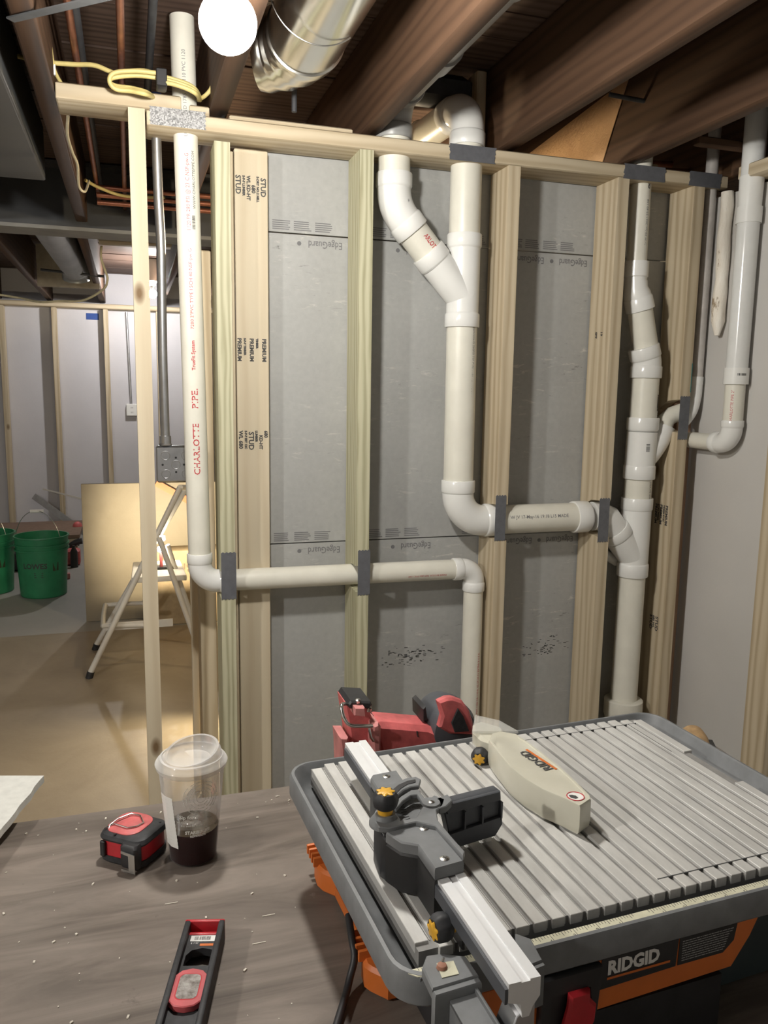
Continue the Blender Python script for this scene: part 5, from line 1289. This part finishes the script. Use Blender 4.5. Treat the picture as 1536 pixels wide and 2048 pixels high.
mb = MB(); mb.tube(spline([W(744, 1452, 1, NY-0.05), W(725, 1452, 1, NY-0.055), W(700, 1450, 1, NY-0.055), W(688, 1435, 1, NY-0.05), W(683, 1412, 1, NY-0.04), W(690, 1408, 1, NY-0.03), W(700, 1410, 1, NY-0.02)]), 0.0028, seg=10); mb.build('belt_hook', M['chrome'], nl_)
mb = MB(); mb.tube([W(738, 1456, 1, NY-0.04), W(742, 1475, 1, NY-0.044), W(747, 1482, 1, NY-0.044)], 0.0022, seg=8); mb.build('latch_wire', M['chrome'], nl_)
mk = MB(); mk.prism(N([(833, 1462), (836, 1463), (836, 1472), (838, 1474), (838, 1475), (835, 1474), (834, 1470)], NY-0.036), NY-0.0358, NY-0.035, XZ); mk.build('printed_marking', M['inkb'], nl_)
for (px, py) in ((716, 1401), (738, 1417)):
    p = W(px, py, 1, NY-0.03); mb = MB(); mb.rev(p, (0, -0.3, 1), [(-0.004, 0.004), (0.001, 0.004), (0.002, 0.002)], seg=12); mb.build('screw', M['chrome'], nl_)

# ------------------------------------------------------------ tape measure
ta = root('tape_measure', (-0.012, -1.03, BENCH), 'chunky red and black tape measure with wire belt clip beside the cup', 'tape measure')
TC = W(250, 1722, 2, BENCH); 
fl, frr = W(196, 1722, 2, BENCH), W(284, 1745, 2, BENCH)
du_ = (frr-fl).normalized(); dv_ = Vector((-du_.y, du_.x, 0)); wT = (frr-fl).length; dT = 0.066; hT = 0.046
TM = Matrix(((du_.x, dv_.x, 0, fl.x), (du_.y, dv_.y, 0, fl.y), (0, 0, 1, BENCH), (0, 0, 0, 1)))
def rl2(x0, y0, x1, y1, r, z, n=5): return [TM @ p for p in rloop(x0, y0, x1, y1, r, z, n)]
mb = MB(); mb.loft([rl2(i, i, wT-i, dT-i, 0.014, z) for i, z in ((0.003, 0.0005), (0.0, 0.004), (0.0, 0.012))])
mb.loft([rl2(i, i, wT-i, dT-i, 0.014, z) for i, z in ((0.0, 0.034), (-0.001, 0.037), (0.001, 0.042), (0.006, 0.0445))]); mb.build('rubber_shell', M['rubber'], ta)
mb = MB(); mb.loft([rl2(i, i, wT-i, dT-i, 0.015, z) for i, z in ((0.0015, 0.010), (0.0015, 0.036))]); mb.build('case', M['red'], ta)
mb = MB(); mb.loft([rl2(0.004+i, 0.006+i, wT-0.017-i, dT-0.004-i, 0.018, z) for i, z in ((0.0, 0.040), (0.0, 0.0455), (0.0015, 0.0468))]); mb.build('side_panel', M['redd'], ta)
mb = MB(); mb.loft([rl2(i, j, x1, y1, 0.005, z) for i, j, x1, y1, z in ((wT-0.030, -0.007, wT-0.002, 0.006, 0.006), (wT-0.030, -0.009, wT-0.002, 0.006, 0.010), (wT-0.030, -0.009, wT-0.002, 0.006, 0.036), (wT-0.028, -0.006, wT-0.004, 0.006, 0.040))]); mb.build('blade_mouth', M['black'], ta)
mb = MB(); hk = Matrix(((1, 0, 0, 0), (0, 0, -1, 0), (0, 1, 0, 0), (0, 0, 0, 1)))
HM = TM @ Matrix.Translation((wT-0.025, -0.0105, 0)) @ hk
mb.prism([(0, 0.003), (0.022, 0.003), (0.022, 0.0305), (0.0, 0.0325), (0.0, 0.029), (0.012, 0.0275), (0.012, 0.0065), (0, 0.0065)], 0.0, 0.0012, HM); mb.mat(M['chrome']); mb.mats = [M['chrome']]
mb.build('end_hook', None, ta)
mb = MB(); mb.box((0.006, -0.003, 0.010), (0.014, 0.002, 0.034), TM, bev=0.002); mb.build('rubber_pad', M['black'], ta)
mb = MB(); zc = 0.0485
mb.tube([TM @ Vector(p) for p in ((0.012, 0.010, 0.046), (0.010, 0.016, zc), (0.012, 0.030, zc+0.002), (0.020, 0.050, zc+0.001), (0.034, 0.052, zc), (0.050, 0.038, zc), (0.047, 0.026, zc), (0.038, 0.018, zc), (0.014, 0.020, zc), (0.006, 0.008, zc-0.003))], 0.0011, seg=8); mb.build('belt_clip', M['chrome'], ta)
for (x_, y_) in ((0.028, 0.004), (wT-0.008, dT-0.012)):
    mb = MB(); mb.cyl(TM @ Vector((x_, y_, 0.0440)), TM @ Vector((x_, y_, 0.0452)), 0.0020, seg=10); mb.build('screw', M['black'], ta)

# ------------------------------------------------------------ iced drink cup
cu = W(387, 1711, 2, BENCH)
cp = root('drink_cup', (cu.x, cu.y, BENCH), 'clear plastic cup with domed sip lid and dark iced coffee in the bottom', 'cup')
rbm, rtm, hc = 0.0325, 0.0455, 0.142
def rc(h): return rbm+(rtm-rbm)*h/hc
mb = MB(); mb.rev(cu+Vector((0, 0, 0.0004)), (0, 0, 1), [(0.0, rbm*0.9), (0.003, rbm), (0.060, rc(0.060))], seg=64, cap1=False); mb.build('cup_base', cupmat('clear_wet_plastic', 0.015, 0.12), cp)
mb = MB(); mb.rev(cu+Vector((0, 0, 0.0004)), (0, 0, 1), [(0.060, rc(0.060)), (hc, rtm)], seg=64, cap0=False, cap1=False); mb.build('cup_wall', M['cup'], cp)
mb = MB(); zl = 0.048; mb.mat(M['coffee']).rev(cu+Vector((0, 0, 0.0014)), (0, 0, 1), [(0, rbm*0.88), (0.003, rbm-0.001), (zl, rc(zl)-0.0012)], seg=64, cap1=False)
mb.mat(M['coffeetop']).rev(cu+Vector((0, 0, 0.0014)), (0, 0, 1), [(zl, rc(zl)-0.0012), (zl+0.0004, 0.0)], seg=64, cap0=False); mb.build('coffee', None, cp)
mb = MB(); tw = Vector((0.0, 0.0, 1))
mb.rev(cu+Vector((0, 0, hc)), tw, [(-0.006, rtm+0.0005), (-0.004, rtm+0.0025), (0.002, rtm+0.0042), (0.005, rtm+0.0025), (0.006, rtm+0.0005), (0.0105, rtm-0.002), (0.011, rtm-0.005)], seg=64, cap0=False, cap1=False)
def tr(h, r_, tilt): return [cu+Vector((math.cos(t)*r_+0.001, math.sin(t)*r_, hc+h+tilt*(math.cos(t-0.75)+0.6))) for t in angs(64)]
mb.loft([tr(0.0085, rtm-0.003, 0.0), tr(0.010, rtm-0.006, 0.006), tr(0.013, rtm-0.0085, 0.008), tr(0.0125, rtm-0.012, 0.008), tr(0.008, rtm-0.015, 0.002), tr(0.006, rtm-0.020, 0.0), tr(0.006, 0.001, 0.0)], cap0=False)
M['lid'] = cupmat('clear_lid_plastic', 0.30, 0.75)
mb.build('lid', M['lid'], cp)
nv = Vector((CAM.x-cu.x, CAM.y-cu.y, 0)).normalized(); nr = Vector((-nv.y, nv.x, 0))
def oncup(X, Y, h0): 
    h = h0+Y; an = X/rc(h); d_ = nv*math.cos(an)+nr*math.sin(an); return cu+Vector((0, 0, h))+d_*(rc(h)+0.0006)
mk = MB()
text(mk, 'STARBUCKS', 0.0068, lambda X, Y: oncup(X+0.006-0.0165, Y, 0.0545), bold=0.00022, sx=0.92)
text(mk, 'REWARDS', 0.0046, lambda X, Y: oncup(X+0.006-0.010, Y, 0.0495), bold=0.00012)
text(mk, 'Let us add a little joy to your', 0.0036, lambda X, Y: oncup(X-0.022, Y, 0.0715), sx=0.95)
text(mk, 'free drink (or birthday)', 0.0036, lambda X, Y: oncup(X-0.016, Y, 0.0662), sx=0.95)
text(mk, 'Sip fears', 0.0075, lambda X, Y: oncup(X-0.018, Y, 0.078), bold=0.0001)
mk.build('printed_marking', M['label'], cp)
mk = MB()   # faint round emblem, radiating wavy lines
M['emb'] = plain('frosted_print', (0.66, 0.66, 0.63), 0.6, var=0); 
for k in range(5):
    rk = 0.006+k*0.0045
    for i in range(0, 40):
        if (i*7+k*3) % 5 == 0: continue
        t0, t1 = 2*PI*i/40, 2*PI*(i+0.8)/40
        vs = [mk.bm.verts.new(oncup(0.012+math.cos(t)*rr_, math.sin(t)*rr_, 0.108)) for t, rr_ in ((t0, rk), (t1, rk), (t1, rk+0.0008), (t0, rk+0.0008))]; mk.face(vs)
mk.build('emblem', M['emb'], cp)
mk = MB()
fx = lambda X, Y, h0=0.0: oncup(X, Y, h0)
for k in range(14):
    h0 = 0.030+k*0.0055; x0 = -rc(h0)*1.35; x1 = -0.021-0.0006*k
    vs = [mk.bm.verts.new(oncup(x_, 0, h_)) for x_, h_ in ((x0, h0), ((x0+x1)/2, h0), ((x0+x1)/2, h0+0.0055), (x0, h0+0.0055))]; mk.face(vs)
    vs = [mk.bm.verts.new(oncup(x_, 0, h_)) for x_, h_ in (((x0+x1)/2, h0), (x1, h0), (x1, h0+0.0055), ((x0+x1)/2, h0+0.0055))]; mk.face(vs)
mk.build('order_sticker', M['label'], cp)
mb = MB()
rq = random.Random(8)
for i in range(5):
    t = rq.uniform(0, 6.28); r_ = rq.uniform(0.0, 0.02); c_ = cu+Vector((math.cos(t)*r_, math.sin(t)*r_, 0.0475)); mb.box((-0.007, -0.007, -0.004), (0.007, 0.007, 0.004), Matrix.Translation(c_) @ Matrix.Rotation(rq.uniform(0, 3), 4, 'Z'), bev=0.0025)
mb.build('ice', clearmat('ice', (0.5, 0.45, 0.4), 0.1, 0.0, 0.35), cp)

# ------------------------------------------------------------ torpedo level
lv = root('spirit_level', (0.05, -1.35, BENCH), 'black torpedo level with red window frame lying flat on the bench', 'spirit level')
ZL = 0.617
A = W(372, 1838, 2, ZL); B = W(454, 1843, 2, ZL); A2 = W(309, 2050, 2, ZL)
wv = (B-A); wL = 0.0465; ddn = (A2-A).normalized(); ww = Vector((-ddn.y, ddn.x, 0)); 
if ww.dot(wv) < 0: ww = -ww
LM = Matrix(((ww.x, ddn.x, 0, A.x), (ww.y, ddn.y, 0, A.y), (0, 0, 1, BENCH), (0, 0, 0, 1)))
H = ZL-BENCH; LL = 0.23
mb = MB()
mb.box((0, 0.002, 0.0005), (0.0065, LL, H), LM, bev=0.001); mb.box((wL-0.0065, 0.002, 0.0005), (wL, LL, H), LM, bev=0.001)
def holed(y0, y1): mb.box((0.0065, y0, 0.007), (wL-0.0065, y1, 0.0165), LM)
holed(0.014, 0.0365); holed(0.0665, LL)
mb.box((0.0065, 0.0365, 0.007), (0.009, 0.0665, 0.0165), LM); mb.box((wL-0.009, 0.0365, 0.007), (wL-0.0065, 0.0665, 0.0165), LM)
mb.prism([(0.009, 0.0365), (wL-0.009, 0.0365), (wL-0.009, 0.0405), (0.026, 0.0375), (0.014, 0.0415), (0.009, 0.050)], 0.007, 0.0165, LM)
mb.build('body', M['rubber'], lv)
mb = MB(); mb.box((0.0, 0.0, 0.0005), (wL, 0.0045, H), LM, bev=0.001); mb.box((0.0065, 0.0045, 0.001), (wL-0.0065, 0.015, 0.010), LM); mb.box((0.0065, 0.010, 0.001), (wL-0.0065, 0.015, 0.0175), LM, bev=0.001); mb.build('end_cap', M['red'], lv)
mb = MB(); mb.box((0.0095, 0.0165, 0.0165), (wL-0.0085, 0.0265, 0.0169), LM); lb_ = mb.build('price_label', M['label'], lv)
fL = lambda X, Y: LM @ Vector((X, Y, 0.0171))
mk = MB(); barcode(mk, fL, 0.014, 0.0182, wL-0.013, 0.0245, 22); mk.build('barcode', M['inkb'], lb_)
mk = MB(); mk.mat(M['orange']); rect(mk, lambda X, Y: LM @ Vector((X, Y, 0.0169)), 0.022, 0.0305, wL-0.009, 0.0345); mk.mat(M['label']); 
text(mk, '$ 7.97', 0.0035, lambda X, Y: LM @ Vector((0.011+X, 0.0310-Y, 0.0170))); mk.build('sticker', None, lv)
mb = MB(); xs0, xs1, ys0, ys1 = 0.0060, wL-0.0060, 0.080, 0.137
out_ = [(xs0+0.006, ys0+0.003), ((xs0+xs1)/2, ys0), (xs1-0.006, ys0+0.003), (xs1, ys0+0.010), (xs1, ys1-0.009), (xs1-0.007, ys1-0.002), ((xs0+xs1)/2, ys1), (xs0+0.007, ys1-0.002), (xs0, ys1-0.009), (xs0, ys0+0.010)]
mb.prism(out_, 0.0165, 0.0245, LM, bev=0.001); mb.build('window_frame', plain('worn_red', (0.50, 0.09, 0.10), 0.5, var=0.2), lv)
mb = MB(); mb.loft([[LM @ p for p in rloop(xs0+0.006, ys0+0.010, xs1-0.006, ys1-0.011, 0.006, z)] for z in (0.0240, 0.0248)]); mb.mat(M['label'])
mw, nt, b_ = nmat('cloudy_vial_window'); vv = coords(nt); nn_ = noise(nt, vv, 90, 5, 0.7)
nt.links.new(ramp(nt, nn_, [(0.35, (0.14, 0.12, 0.11)), (0.65, (0.42, 0.40, 0.38))]), b_.inputs['Base Color']); b_.inputs['Roughness'].default_value = 0.25
mb.mats = [mw]; mb.build('vial_window', None, lv)
mb = MB(); mb.loft([[LM @ p for p in rloop(xs0+0.0048, ys0+0.0088, xs1-0.0048, ys1-0.0098, 0.007, z)] for z in (0.0244, 0.0246)]); mb.build('window_rim', M['red'], lv)

for o in bpy.data.objects:
    if '_o' in o: del o['_o']
